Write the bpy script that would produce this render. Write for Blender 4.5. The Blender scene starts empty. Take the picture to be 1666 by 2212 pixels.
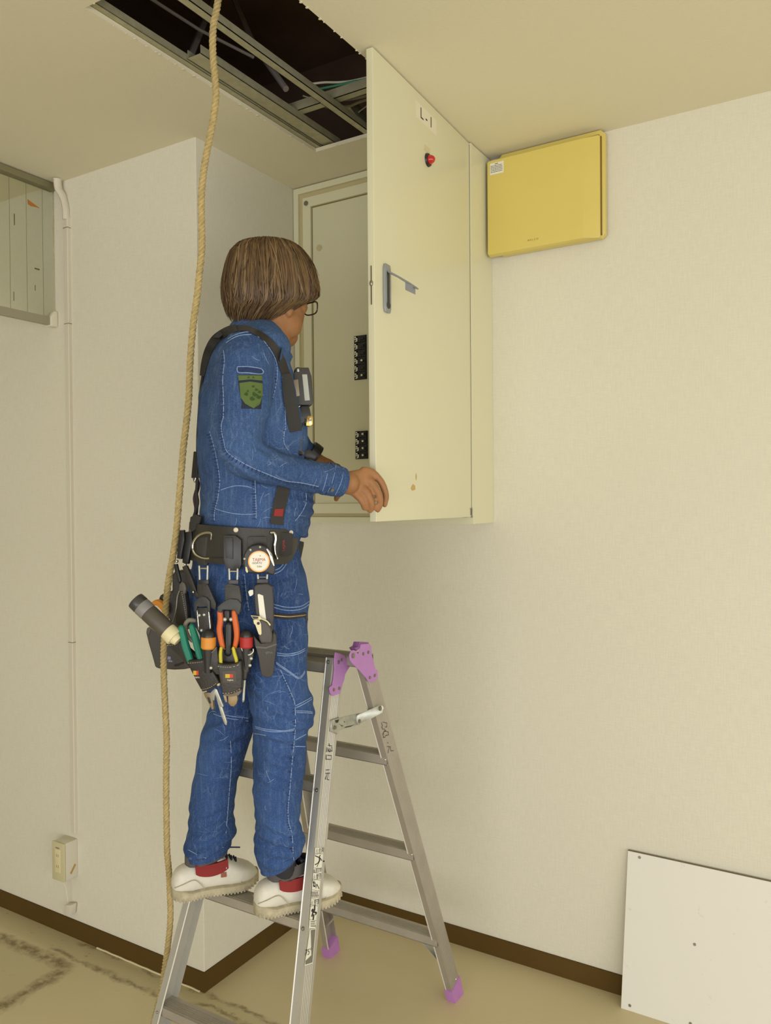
import bpy, bmesh, math, random
from mathutils import Vector, Matrix, noise
from mathutils.bvhtree import BVHTree
random.seed(7)
C = bpy.context.scene.collection
SC = bpy.context.scene
V = Vector

# ---------------------------------------------------------------- camera
FPX, YAW, PITCH, ROLL = 1725.947, -0.547342, -0.0116622, -0.0078545
CAM = V((1.8798, -2.59541, 1.60578))
_f = V((math.sin(YAW)*math.cos(PITCH), math.cos(YAW)*math.cos(PITCH), math.sin(PITCH)))
_r = V((math.cos(YAW), -math.sin(YAW), 0)); _u = _r.cross(_f)
RR = math.cos(ROLL)*_r + math.sin(ROLL)*_u
UU = math.cos(ROLL)*_u - math.sin(ROLL)*_r
FF = _f
cd = bpy.data.cameras.new('camera'); cam = bpy.data.objects.new('camera', cd); C.objects.link(cam)
cd.sensor_fit = 'VERTICAL'; cd.sensor_height = 36; cd.lens = FPX/2212*36
cam.matrix_world = Matrix(((RR.x, UU.x, -FF.x, CAM.x), (RR.y, UU.y, -FF.y, CAM.y), (RR.z, UU.z, -FF.z, CAM.z), (0, 0, 0, 1)))
cd.clip_start = 0.05
SC.camera = cam
# ---------------------------------------------------------------- light
w = bpy.data.worlds.new('world'); SC.world = w; w.use_nodes = True
w.node_tree.nodes['Background'].inputs[0].default_value = (1.0, 0.91, 0.62, 1)
w.node_tree.nodes['Background'].inputs[1].default_value = 0.20
def area(name, loc, look, sx, sy, power, col):
    l = bpy.data.lights.new(name, 'AREA'); l.shape = 'RECTANGLE'; l.size = sx; l.size_y = sy; l.energy = power; l.color = col
    o = bpy.data.objects.new(name, l); C.objects.link(o); o.location = loc
    o.rotation_euler = (V(look)-V(loc)).to_track_quat('-Z', 'Y').to_euler()
    return o
area('window_light', (2.4, -6.0, 1.05), (1.4, 0, .9), 4.6, 1.8, 128, (0.96, 0.955, 1.0))
area('side_window_light', (5.1, -3.0, 1.05), (0, -1.4, .95), 4.0, 1.7, 85, (0.96, 0.955, 1.0))
SC.view_settings.view_transform = 'Standard'; SC.view_settings.look = 'None'
SC.view_settings.gamma = 1; SC.view_settings.use_curve_mapping = False
SC.view_settings.exposure = 0.0

# ---------------------------------------------------------------- helpers
def P(px, py, dep):
    return CAM + (FF + RR*((px-833)/FPX) - UU*((py-1106)/FPX))*dep
def proj(p):
    d = V(p)-CAM; z = d.dot(FF); return 833+FPX*d.dot(RR)/z, 1106-FPX*d.dot(UU)/z, z
def hitp(px, py, pt, n):
    d = P(px, py, 1)-CAM
    return CAM + d*((V(pt)-CAM).dot(n)/d.dot(n))
def srgb(r, g, b):
    f = lambda c: (c/255/12.92) if c/255 <= 0.04045 else ((c/255+0.055)/1.055)**2.4
    return (f(r), f(g), f(b), 1)
RH = V((math.cos(YAW), -math.sin(YAW), 0)); FH = V((math.sin(YAW), math.cos(YAW), 0)); UP = V((0, 0, 1))

class MB:
    def __init__(s): s.v = []; s.f = []; s.m = []; s.cm = 0
    def add(s, vs, fs):
        n = len(s.v); s.v += [V(x) for x in vs]
        for f in fs: s.f.append([i+n for i in f]); s.m.append(s.cm)
        return s
    def box(s, a, b):
        x0, y0, z0 = a; x1, y1, z1 = b
        return s.add([(x0,y0,z0),(x1,y0,z0),(x1,y1,z0),(x0,y1,z0),(x0,y0,z1),(x1,y0,z1),(x1,y1,z1),(x0,y1,z1)],
                     [(0,3,2,1),(4,5,6,7),(0,1,5,4),(1,2,6,5),(2,3,7,6),(3,0,4,7)])
    def obox(s, c, X, Y, Z):
        c, X, Y, Z = V(c), V(X), V(Y), V(Z)
        if X.cross(Y).dot(Z) < 0: X = -X
        vs = [c+X*a+Y*b+Z*d for d in (-1, 1) for a, b in ((-1,-1),(1,-1),(1,1),(-1,1))]
        return s.add(vs, [(0,3,2,1),(4,5,6,7),(0,1,5,4),(1,2,6,5),(2,3,7,6),(3,0,4,7)])
    def loft(s, rings, cap=True, closed=False):
        n = len(rings[0]); vs = [p for r in rings for p in r]; fs = []
        m = len(rings)
        for i in range(m if closed else m-1):
            j = (i+1) % m
            for k in range(n):
                l = (k+1) % n
                fs.append((i*n+k, i*n+l, j*n+l, j*n+k))
        if cap and not closed:
            fs.append(tuple(reversed(range(n)))); fs.append(tuple(range((m-1)*n, m*n)))
        return s.add(vs, fs)
    def tube(s, pts, rad, seg=10, cap=True, flat=1.0, up=None):
        pts = [V(p) for p in pts]; n = len(pts)
        if not hasattr(rad, '__len__'): rad = [rad]*n
        t = (pts[1]-pts[0]).normalized()
        ref = V(up) if up else (V((0,0,1)) if abs(t.z) < .9 else V((1,0,0)))
        a = t.cross(ref).normalized(); rings = []
        for i in range(n):
            t = (pts[min(i+1, n-1)]-pts[max(i-1, 0)]).normalized()
            a = (a-t*a.dot(t)).normalized(); b = t.cross(a)
            rings.append([pts[i]+(a*math.cos(q)+b*math.sin(q)*flat)*rad[i] for q in (2*math.pi*k/seg for k in range(seg))])
        return s.loft(rings, cap)
    def cap_tube(s, pts, rad, seg=14):
        # tube with rounded ends (capsule chain)
        pts = [V(p) for p in pts]; rad = list(rad) if hasattr(rad, '__len__') else [rad]*len(pts)
        a = (pts[0]-pts[1]).normalized(); b = (pts[-1]-pts[-2]).normalized()
        pre = [(pts[0]+a*rad[0]*math.sin(q), rad[0]*math.cos(q)) for q in (1.45, 1.1, .7, .35)]
        post = [(pts[-1]+b*rad[-1]*math.sin(q), rad[-1]*math.cos(q)) for q in (.35, .7, 1.1, 1.45)]
        al = pre+list(zip(pts, rad))+post
        return s.tube([x[0] for x in al], [x[1] for x in al], seg)
    def ball(s, c, rx, ry=None, rz=None, ax=None, seg=16, rn=10):
        ry = rx if ry is None else ry; rz = rx if rz is None else rz
        X, Y, Z = ax if ax else (V((1,0,0)), V((0,1,0)), V((0,0,1)))
        rings = []
        for i in range(1, rn):
            th = math.pi*i/rn
            rings.append([V(c)+X*(rx*math.sin(th)*math.cos(q))+Y*(ry*math.sin(th)*math.sin(q))-Z*(rz*math.cos(th)) for q in (2*math.pi*k/seg for k in range(seg))])
        return s.loft(rings)
    def prism(s, poly, vec, bev=0, segs=2):
        # polygon extruded along vec, edges bevelled
        bm = bmesh.new(); vs = [bm.verts.new(V(p)) for p in poly]
        f = bm.faces.new(vs); f.normal_update()
        r = bmesh.ops.extrude_face_region(bm, geom=[f])
        for e in r['geom']:
            if isinstance(e, bmesh.types.BMVert): e.co += V(vec)
        bmesh.ops.recalc_face_normals(bm, faces=bm.faces[:])
        if bev:
            try: bmesh.ops.bevel(bm, geom=bm.edges[:], offset=bev, segments=segs, profile=.6, affect='EDGES', clamp_overlap=True)
            except Exception: pass
        bm.verts.index_update()
        s.add([x.co.copy() for x in bm.verts], [[x.index for x in g.verts] for g in bm.faces]); bm.free(); return s
    def merge(s, o):
        n = len(s.v); s.v += o.v
        for f, m in zip(o.f, o.m): s.f.append([i+n for i in f]); s.m.append(s.cm)
        return s

def wloc(o):
    l = V((0, 0, 0))
    while o: l += o.location; o = o.parent
    return l
def link(name, me, parent=None, mats=None):
    o = bpy.data.objects.new(name, me); C.objects.link(o)
    if parent: o.parent = parent
    vs = [v.co for v in me.vertices]
    lo = V([min(v[i] for v in vs) for i in range(3)]); hi = V([max(v[i] for v in vs) for i in range(3)])
    org = V(((lo.x+hi.x)/2, (lo.y+hi.y)/2, lo.z))
    me.transform(Matrix.Translation(-org)); o.location = org - (wloc(parent) if parent else V((0,0,0)))
    for m in (mats if isinstance(mats, (list, tuple)) else [mats]): me.materials.append(m)
    return o
def build(name, mb, mat, parent=None, smooth=True, angle=35):
    me = bpy.data.meshes.new(name); me.from_pydata([tuple(v) for v in mb.v], [], mb.f); me.update()
    if isinstance(mat, (list, tuple)) and len(mat) > 1:
        for p, m in zip(me.polygons, mb.m): p.material_index = m
    bm = bmesh.new(); bm.from_mesh(me); bmesh.ops.recalc_face_normals(bm, faces=bm.faces[:])
    bm.to_mesh(me); bm.free()
    if smooth:
        me.polygons.foreach_set('use_smooth', [True]*len(me.polygons))
        try: me.set_sharp_from_angle(angle=math.radians(angle))
        except Exception: pass
    return link(name, me, parent, mat)
def fused(mb, voxel, smooth_it=4, fac=.5, disp=None):
    # one continuous surface out of overlapping closed volumes
    me = bpy.data.meshes.new('t'); me.from_pydata([tuple(v) for v in mb.v], [], mb.f)
    bm = bmesh.new(); bm.from_mesh(me); bmesh.ops.recalc_face_normals(bm, faces=bm.faces[:]); bm.to_mesh(me); bm.free()
    o = bpy.data.objects.new('t', me); C.objects.link(o)
    m = o.modifiers.new('r', 'REMESH'); m.mode = 'VOXEL'; m.voxel_size = voxel
    if smooth_it:
        k = o.modifiers.new('s', 'SMOOTH'); k.factor = fac; k.iterations = smooth_it
    dg = bpy.context.evaluated_depsgraph_get(); dg.update()
    r = bpy.data.meshes.new_from_object(o.evaluated_get(dg))
    bpy.data.objects.remove(o); bpy.data.meshes.remove(me)
    if disp:
        r.update(); ns = [v.normal.copy() for v in r.vertices]
        for v, n in zip(r.vertices, ns): v.co += n*disp(v.co, n)
        r.update()
    r.polygons.foreach_set('use_smooth', [True]*len(r.polygons))
    return r
def bvh(me):
    return BVHTree.FromPolygons([v.co.copy() for v in me.vertices], [tuple(p.vertices) for p in me.polygons])
def tag(o, label=None, cat=None, group=None, kind=None):
    if label: o['label'] = label
    if cat: o['category'] = cat
    if group: o['group'] = group
    if kind: o['kind'] = kind
    return o
def empty(name, loc, label, cat, group=None):
    o = bpy.data.objects.new(name, None); C.objects.link(o); o.location = loc; o.empty_display_size = .05
    return tag(o, label, cat, group)
def text_mesh(txt, size, org, X, Y, lift=.0004, extr=.0003, align='CENTER', sx=1.0):
    cu = bpy.data.curves.new('t', 'FONT'); cu.body = txt; cu.size = size; cu.extrude = extr/2; cu.align_x = align; cu.align_y = 'CENTER'
    o = bpy.data.objects.new('t', cu); C.objects.link(o)
    dg = bpy.context.evaluated_depsgraph_get(); dg.update()
    me = bpy.data.meshes.new_from_object(o.evaluated_get(dg)); bpy.data.objects.remove(o)
    X = V(X).normalized(); Y = V(Y).normalized(); Z = X.cross(Y)
    mb = MB(); mb.add([V(org)+X*(v.co.x*sx)+Y*v.co.y+Z*(v.co.z+lift) for v in me.vertices], [list(p.vertices) for p in me.polygons])
    return mb
def bez(pts, n=6):
    # Catmull-Rom through tuples
    out = []; m = len(pts)
    for i in range(m-1):
        p0, p1, p2, p3 = pts[max(i-1, 0)], pts[i], pts[i+1], pts[min(i+2, m-1)]
        for k in range(n):
            t = k/n
            out.append(tuple(.5*((2*b)+(c-a)*t+(2*a-5*b+4*c-d)*t*t+(3*b-a-3*c+d)*t**3) for a, b, c, d in zip(p0, p1, p2, p3)))
    out.append(tuple(pts[-1])); return out

# ---------------------------------------------------------------- materials
def mat(name, col, rough=.6, metal=0, bump=0, bscale=200, var=0, vscale=8, spec=.5, trans=0, vcol=None, alpha=1, coat=0):
    m = bpy.data.materials.new(name); m.use_nodes = True; nt = m.node_tree; b = nt.nodes['Principled BSDF']
    b.inputs['Base Color'].default_value = col; b.inputs['Roughness'].default_value = rough; b.inputs['Metallic'].default_value = metal
    b.inputs['Specular IOR Level'].default_value = spec
    if trans: b.inputs['Transmission Weight'].default_value = trans
    if coat: b.inputs['Coat Weight'].default_value = coat
    tc = nt.nodes.new('ShaderNodeTexCoord')
    if var:
        n = nt.nodes.new('ShaderNodeTexNoise'); n.inputs['Scale'].default_value = vscale; n.inputs['Detail'].default_value = 6
        nt.links.new(tc.outputs['Object'], n.inputs['Vector'])
        r = nt.nodes.new('ShaderNodeValToRGB'); r.color_ramp.elements[0].position = .3; r.color_ramp.elements[1].position = .7
        c2 = vcol if vcol else tuple([min(1, x*(1+var)) for x in col[:3]]+[1])
        c1 = col if vcol else tuple([x*(1-var) for x in col[:3]]+[1])
        r.color_ramp.elements[0].color = c1; r.color_ramp.elements[1].color = c2
        nt.links.new(n.outputs['Fac'], r.inputs['Fac']); nt.links.new(r.outputs['Color'], b.inputs['Base Color'])
    if bump:
        n = nt.nodes.new('ShaderNodeTexNoise'); n.inputs['Scale'].default_value = bscale; n.inputs['Detail'].default_value = 4
        nt.links.new(tc.outputs['Object'], n.inputs['Vector'])
        bp = nt.nodes.new('ShaderNodeBump'); bp.inputs['Strength'].default_value = bump; bp.inputs['Distance'].default_value = .002
        nt.links.new(n.outputs['Fac'], bp.inputs['Height']); nt.links.new(bp.outputs['Normal'], b.inputs['Normal'])
    return m
class NT:
    def __init__(s, m): s.nt = m.node_tree; s.b = s.nt.nodes['Principled BSDF']
    def n(s, t, **k):
        x = s.nt.nodes.new(t)
        for a, v in k.items(): setattr(x, a, v)
        return x
    def l(s, a, b): s.nt.links.new(a, b)
    def math(s, op, a, b=None, c=None):
        x = s.n('ShaderNodeMath', operation=op)
        for i, v in enumerate((a, b, c)):
            if v is None: continue
            if isinstance(v, (int, float)): x.inputs[i].default_value = v
            else: s.l(v, x.inputs[i])
        return x.outputs[0]
    def noise(s, vec, sc, det=4, rough=.5):
        x = s.n('ShaderNodeTexNoise'); x.inputs['Scale'].default_value = sc; x.inputs['Detail'].default_value = det; x.inputs['Roughness'].default_value = rough
        s.l(vec, x.inputs['Vector']); return x.outputs['Fac']
    def mix(s, fac, a, b):
        x = s.n('ShaderNodeMix', data_type='RGBA')
        for i, v in ((0, fac), (6, a), (7, b)):
            if isinstance(v, (int, float, tuple)): x.inputs[i].default_value = v
            else: s.l(v, x.inputs[i])
        return x.outputs[2]
    def ramp(s, f, a, b):
        x = s.n('ShaderNodeMapRange'); x.inputs['From Min'].default_value = a; x.inputs['From Max'].default_value = b
        s.l(f, x.inputs['Value']); return x.outputs[0]
    def bump(s, h, st, dist=.002):
        x = s.n('ShaderNodeBump'); x.inputs['Strength'].default_value = st; x.inputs['Distance'].default_value = dist
        s.l(h, x.inputs['Height']); s.l(x.outputs['Normal'], s.b.inputs['Normal']); return x
def wallpaper(name, col, weave=.25):
    m = mat(name, col, .85, spec=.25); t = NT(m); g = t.n('ShaderNodeNewGeometry'); sp = t.n('ShaderNodeSeparateXYZ'); t.l(g.outputs['Position'], sp.inputs[0])
    xy = t.math('ADD', sp.outputs[0], sp.outputs[1])
    cb = t.n('ShaderNodeCombineXYZ'); t.l(t.math('MULTIPLY', xy, 260), cb.inputs[0]); t.l(t.math('MULTIPLY', sp.outputs[2], 22), cb.inputs[1])
    a = t.noise(cb.outputs[0], 1, 2)
    cb2 = t.n('ShaderNodeCombineXYZ'); t.l(t.math('MULTIPLY', xy, 30), cb2.inputs[0]); t.l(t.math('MULTIPLY', sp.outputs[2], 300), cb2.inputs[1])
    b = t.noise(cb2.outputs[0], 1, 2)
    h = t.math('ADD', a, b); t.bump(h, weave, .0015)
    f = t.ramp(h, .7, 1.3)
    cc = t.mix(f, tuple([c*.955 for c in col[:3]]+[1]), tuple([min(1, c*1.03) for c in col[:3]]+[1]))
    gr = t.ramp(t.noise(g.outputs['Position'], 1.7, 5), .35, .7)
    t.l(t.mix(t.math('MULTIPLY', gr, .10), cc, tuple([c*.8 for c in col[:3]]+[1])), t.b.inputs['Base Color'])
    return m
M = {}
WALLC = (0.73, 0.70, 0.565, 1)
M['wall'] = wallpaper('wallpaper', WALLC)
M['ceil'] = mat('ceiling_paper', (0.735, 0.69, 0.51, 1), .9, bump=.25, bscale=160, spec=.2)
M['base'] = mat('vinyl_baseboard', srgb(88, 67, 27), .75, var=.06, vscale=3, spec=.2)
M['dark'] = mat('dark_plywood', srgb(150, 122, 98), .9, var=.25, vscale=3, bump=.3, bscale=30)
M['steel'] = mat('galvanised_steel', srgb(172, 168, 138), .5, .35, var=.12, vscale=40, bump=.1)
M['panel'] = mat('cream_enamel', srgb(220, 217, 184), .32, spec=.5, var=.012, vscale=2, coat=.15)
M['panel_edge'] = mat('cream_gasket', srgb(120, 108, 66), .7)
M['black'] = mat('black_plastic', srgb(38, 36, 34), .4, bump=.1)
M['white'] = mat('white_plastic', srgb(232, 228, 205), .45)
M['vent'] = mat('yellowed_plastic', srgb(216, 198, 108), .38, var=.03, vscale=3)
M['ventdark'] = mat('vent_gap', srgb(120, 95, 30), .7)
M['alu'] = mat('brushed_aluminium', srgb(190, 188, 178), .38, .45, bump=.08, bscale=60, var=.05, vscale=12)
M['alu2'] = mat('worn_aluminium', srgb(176, 170, 158), .45, .45, bump=.12, bscale=40, var=.08, vscale=10)
M['lilac'] = mat('lilac_painted_steel', srgb(180, 128, 190), .5, var=.04, vscale=20)
M['lilac_rubber'] = mat('lilac_rubber', srgb(186, 128, 190), .7, bump=.2, bscale=120, var=.06, vscale=30)
M['zinc'] = mat('zinc_plated_steel', srgb(178, 180, 168), .4, .6, var=.15, vscale=60)
M['rivet'] = mat('rivet_steel', srgb(150, 146, 132), .35, .8)
M['chrome'] = mat('chrome', srgb(215, 212, 200), .15, 1)
M['brass'] = mat('brass', srgb(200, 168, 92), .3, .8)
M['skin'] = mat('skin', srgb(158, 112, 72), .55, var=.10, vscale=22, bump=.35, bscale=260, spec=.4)
M['nylon'] = mat('black_nylon', srgb(48, 46, 42), .75, bump=.5, bscale=500)
M['leather'] = mat('black_leather', srgb(50, 47, 41), .48, bump=.35, bscale=220, var=.18, vscale=25)
M['gunmetal'] = mat('gunmetal', srgb(58, 58, 57), .38, .5, bump=.05)
M['grey'] = mat('grey_fabric', srgb(86, 83, 80), .85, bump=.4, bscale=400)
M['thread'] = mat('light_thread', srgb(200, 190, 165), .8)
M['red'] = mat('red_rubber', srgb(172, 38, 34), .55)
M['redfab'] = mat('red_fabric', srgb(140, 40, 38), .8, bump=.3, bscale=400)
M['orange'] = mat('orange_grip', srgb(208, 100, 36), .5)
M['amber'] = mat('amber_grip', srgb(214, 142, 46), .5)
M['teal'] = mat('teal_grip', srgb(28, 128, 104), .5)
M['yellow'] = mat('yellow_grip', srgb(200, 190, 40), .45)
M['cream'] = mat('cream_plastic', srgb(224, 214, 170), .5)
M['rope'] = mat('manila_rope', srgb(184, 164, 112), .9, bump=.8, bscale=300, var=.14, vscale=60)
M['sticker'] = mat('sticker_paper', srgb(232, 230, 214), .55)
M['ink'] = mat('ink', srgb(44, 42, 38), .7)
M['shoe'] = mat('white_leather', srgb(216, 213, 198), .5, bump=.2, bscale=160, var=.07, vscale=30)
M['sole'] = mat('dirty_rubber', srgb(176, 167, 138), .8, bump=.5, bscale=120, var=.22, vscale=45)
M['navy'] = mat('navy_cord', srgb(32, 32, 62), .8)
M['green'] = mat('green_patch', srgb(86, 106, 50), .8, bump=.3, bscale=500)
M['green2'] = mat('dark_green_thread', srgb(48, 76, 30), .8, bump=.3, bscale=500)
M['tortoise'] = mat('dark_brown_frame', srgb(62, 42, 26), .25)
M['gyps'] = mat('gypsum_board', (0.79, 0.775, 0.69, 1), .8, spec=.3)
t = NT(M['gyps']); tc = t.n('ShaderNodeTexCoord')
nn = t.ramp(t.noise(tc.outputs['Object'], 28, 5, .6), .66, .74)
t.l(t.mix(t.math('MULTIPLY', nn, .35), (0.79, 0.775, 0.69, 1), (0.5, 0.48, 0.42, 1)), t.b.inputs['Base Color'])

def denim(name, dark, mid, light, seed=0):
    m = mat(name, mid, .85, spec=.15); t = NT(m); tc = t.n('ShaderNodeNewGeometry'); pos = tc.outputs['Position']
    d = t.n('ShaderNodeTexNoise'); d.inputs['Scale'].default_value = 9; d.inputs['Detail'].default_value = 3; t.l(pos, d.inputs['Vector'])
    mx = t.n('ShaderNodeVectorMath', operation='MULTIPLY_ADD'); t.l(d.outputs['Color'], mx.inputs[0]); mx.inputs[1].default_value = (.12, .12, .12); t.l(pos, mx.inputs[2])
    def cracks(sc, wdt):
        v = t.n('ShaderNodeTexVoronoi', feature='DISTANCE_TO_EDGE'); v.inputs['Scale'].default_value = sc; t.l(mx.outputs[0], v.inputs['Vector'])
        return t.math('SUBTRACT', 1, t.ramp(v.outputs['Distance'], 0, wdt))
    c1 = cracks(11, .022); c2 = cracks(26, .03)
    mask = t.ramp(t.noise(pos, 7+seed, 4), .48, .68); mask2 = t.ramp(t.noise(pos, 11+seed, 4), .52, .66)
    line = t.math('MAXIMUM', t.math('MULTIPLY', c1, mask), t.math('MULTIPLY', c2, mask2))
    big = t.ramp(t.noise(pos, 3.2+seed*.1, 5, .6), .36, .66)
    fine = t.noise(pos, 420, 2)
    base = t.mix(big, dark, mid)
    base = t.mix(t.math('MULTIPLY', t.ramp(fine, .45, .75), .22), base, light)
    slub = t.n('ShaderNodeMapping'); slub.inputs['Scale'].default_value = (160, 160, 12); t.l(pos, slub.inputs[0])
    base = t.mix(t.math('MULTIPLY', t.ramp(t.noise(slub.outputs[0], 1, 3), .5, .8), .25), base, light)
    col = t.mix(t.math('MULTIPLY', line, .40), base, light)
    t.l(col, t.b.inputs['Base Color'])
    h = t.math('ADD', t.math('MULTIPLY', fine, .35), t.math('MULTIPLY', t.noise(mx.outputs[0], 16, 3), 1.3))
    t.bump(h, .7, .010)
    return m
M['jacket'] = denim('jacket_denim', srgb(42, 68, 114), srgb(70, 100, 148), srgb(142, 164, 194))
M['jeans'] = denim('jeans_denim', srgb(38, 63, 112), srgb(62, 93, 146), srgb(132, 156, 190), 1)
M['stitch'] = mat('pale_blue_stitching', srgb(126, 150, 190), .85, var=.25, vscale=160)
M['seamdark'] = mat('dark_blue_seam', srgb(34, 52, 92), .85, var=.3, vscale=200)
M['hair1'] = mat('brown_hair', srgb(108, 84, 54), .5, var=.2, vscale=40)
M['hair2'] = mat('dark_brown_hair', srgb(80, 60, 40), .5)
M['hair3'] = mat('light_brown_hair', srgb(134, 112, 76), .5)
gl = mat('wired_glass', (0.94, 0.965, 0.91, 1), .08, trans=1.0); M['glass'] = gl
gl.node_tree.nodes['Principled BSDF'].inputs['IOR'].default_value = 1.15
M['lens'] = mat('spectacle_lens', (1, 1, 1, 1), .02, trans=1.0); M['lens'].node_tree.nodes['Principled BSDF'].inputs['IOR'].default_value = 1.05

# floor: beige sheet vinyl with dirt bands where partitions stood
fl = mat('sheet_vinyl', srgb(196, 176, 128), .5, spec=.35); t = NT(fl); g = t.n('ShaderNodeNewGeometry'); pos = g.outputs['Position']
sp = t.n('ShaderNodeSeparateXYZ'); t.l(pos, sp.inputs[0]); X_, Y_ = sp.outputs[0], sp.outputs[1]
wob = t.math('MULTIPLY', t.math('SUBTRACT', t.noise(pos, 9, 5, .7), .5), .09)
def band(coord, c, hw, soft, lo=None, hi=None, oc=None):
    d = t.math('ABSOLUTE', t.math('SUBTRACT', t.math('ADD', coord, wob), c))
    f = t.math('SUBTRACT', 1, t.ramp(d, hw, hw+soft))
    if lo is not None: f = t.math('MULTIPLY', f, t.ramp(oc, lo-.02, lo+.02))
    if hi is not None: f = t.math('MULTIPLY', f, t.math('SUBTRACT', 1, t.ramp(oc, hi-.02, hi+.02)))
    return f
FLOORBANDS = []
M['floor'] = fl
b1 = band(Y_, -.825, .006, .03, None, -.5, X_)
b2 = band(X_, -.505, .006, .035, None, -.83, Y_)
b3 = band(Y_, -.775, .002, .014, -.66, .05, X_)
b4 = band(Y_, -.69, .001, .012, -.6, .34, X_)
b5 = band(Y_, -.735, .001, .010, .02, .42, X_)
inpatch = t.math('MULTIPLY', t.math('SUBTRACT', 1, t.ramp(X_, -.52, -.49)), t.math('SUBTRACT', 1, t.ramp(Y_, -.85, -.82)))
strip = t.math('MULTIPLY', t.math('MULTIPLY', t.ramp(Y_, -.79, -.77), t.math('SUBTRACT', 1, t.ramp(X_, .35, .45))), t.math('SUBTRACT', 1, t.ramp(Y_, -.69, -.67)))
blot = t.math('MULTIPLY', t.ramp(t.noise(pos, 13, 5, .7), .60, .68), t.math('ADD', t.math('MULTIPLY', strip, .9), t.math('MULTIPLY', inpatch, .5)))
dirt = b1
for q, k in ((b2, 1), (b3, .8), (b4, .8), (b5, .8)): dirt = t.math('MAXIMUM', dirt, t.math('MULTIPLY', q, k))
brk = t.ramp(t.noise(pos, 24, 4, .7), .36, .56)
dirt = t.math('MULTIPLY', dirt, t.math('ADD', t.math('MULTIPLY', brk, .75), .25))
dirt = t.math('MAXIMUM', dirt, t.math('MULTIPLY', blot, .6))
specks = t.ramp(t.noise(pos, 60, 2), .745, .765)
dirt = t.math('MAXIMUM', dirt, t.math('MULTIPLY', specks, .5))
cl = t.mix(t.ramp(t.noise(pos, 1.3, 4), .3, .75), srgb(216, 203, 164), srgb(206, 193, 154))
cl = t.mix(t.math('MULTIPLY', t.math('MAXIMUM', inpatch, strip), .35), cl, srgb(176, 170, 130))
t.l(t.mix(t.math('MULTIPLY', dirt, .8), cl, srgb(104, 84, 44)), t.b.inputs['Base Color'])
t.bump(t.noise(pos, 30, 4), .06, .004)
rr = t.n('ShaderNodeMapRange'); t.l(t.noise(pos, 5, 4), rr.inputs[0]); rr.inputs[3].default_value = .3; rr.inputs[4].default_value = .5; t.l(rr.outputs[0], t.b.inputs['Roughness'])

# ================================================================ ROOM
H = 2.8; A = .6813
tag(build('floor', MB().box((-3.2, -6.5, -.1), (5.2, .12, 0)), M['floor'], smooth=False), kind='structure')
tag(build('wall_back', MB().box((0, 0, 0), (5.2, .12, H)), M['wall'], smooth=False), kind='structure')
cm = MB(); rc = .004
pp = [V((-3.2, -A, 0)), V((-rc, -A, 0))]+[V((-rc+rc*math.sin(q), -A+rc-rc*math.cos(q), 0)) for q in (.4, .8, 1.2)]+[V((0, -A+rc, 0)), V((0, .12, 0)), V((-3.2, .12, 0))]
cm.prism(pp, (0, 0, H))
tag(build('wall_left', cm, M['wall'], angle=50), kind='structure')
tag(build('wall_far_left', MB().box((-3.32, -6.5, 0), (-3.2, .12, H)), M['wall'], smooth=False), kind='structure')
# ceiling with the open access hatch
hx0, hx1, hy0, hy1 = .265, .718, -1.315, -.382
xs = [-3.32, hx0, hx1, 5.2]; ys = [-6.5, hy0, hy1, .12]
ce = MB()
for i in range(3):
    for j in range(3):
        if i == 1 and j == 1: continue
        ce.box((xs[i], ys[j], H), (xs[i+1], ys[j+1], H+.0125))
tag(build('ceiling', ce, M['ceil'], smooth=False), kind='structure')
# dark underside of the floor above, seen through the hatch; unseen sides added to keep light out of the void
sl = MB().box((-3.32, -6.5, 3.42), (5.2, .12, 3.5)); sl.box((-3.32, .12, H), (5.2, .2, 3.5)); sl.box((-3.4, -6.5, H), (-3.32, .12, 3.5)); sl.box((5.2, -6.5, H), (5.28, .12, 3.5)); sl.box((-3.3, -6.58, H), (5.2, -6.5, 3.5))
tag(build('ceiling_slab', sl, M['dark'], smooth=False), kind='structure')
# hatch edges: torn rim of plasterboard
rim = MB()
random.seed(3)
for (a, b, nrm) in (((hx0, hy0), (hx0, hy1), (1, 0)), ((hx1, hy0), (hx1, hy1), (-1, 0)), ((hx0, hy1), (hx1, hy1), (0, -1)), ((hx0, hy0), (hx1, hy0), (0, 1))):
    N = 40
    for k in range(N):
        if random.random() < .55: continue
        q = (k+random.random())/N; c = V((a[0]+(b[0]-a[0])*q, a[1]+(b[1]-a[1])*q, H-.0005))
        s_ = random.uniform(.002, .007)
        rim.ball(c, s_, s_*.8, .0015, seg=6, rn=4)
tag(build('trim_1', rim, M['ceil']), kind='structure')
# baseboards
def baseb(name, mb): tag(build(name, mb, M['base'], smooth=False), kind='structure')
bh, bt = .0655, .006
baseb('baseboard_left', MB().box((-3.2, -A-bt, 0), (bt, -A, bh)))
baseb('baseboard_side', MB().box((0, -A, 0), (bt, -bt, bh)))
baseb('baseboard_back', MB().box((0, -bt, 0), (5.2, 0, bh)))
# old glue bead along the left baseboard
gb = MB()
for x0, x1 in ((-.52, -.16), (-.13, -.012)):
    gb.tube([(x, -A-bt-.003+.0008*math.sin(x*90), .002) for x in [x0+(x1-x0)*k/14 for k in range(15)]], .0032, 6)
tag(build('trim_2', gb, M['cream']), kind='structure')

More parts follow.
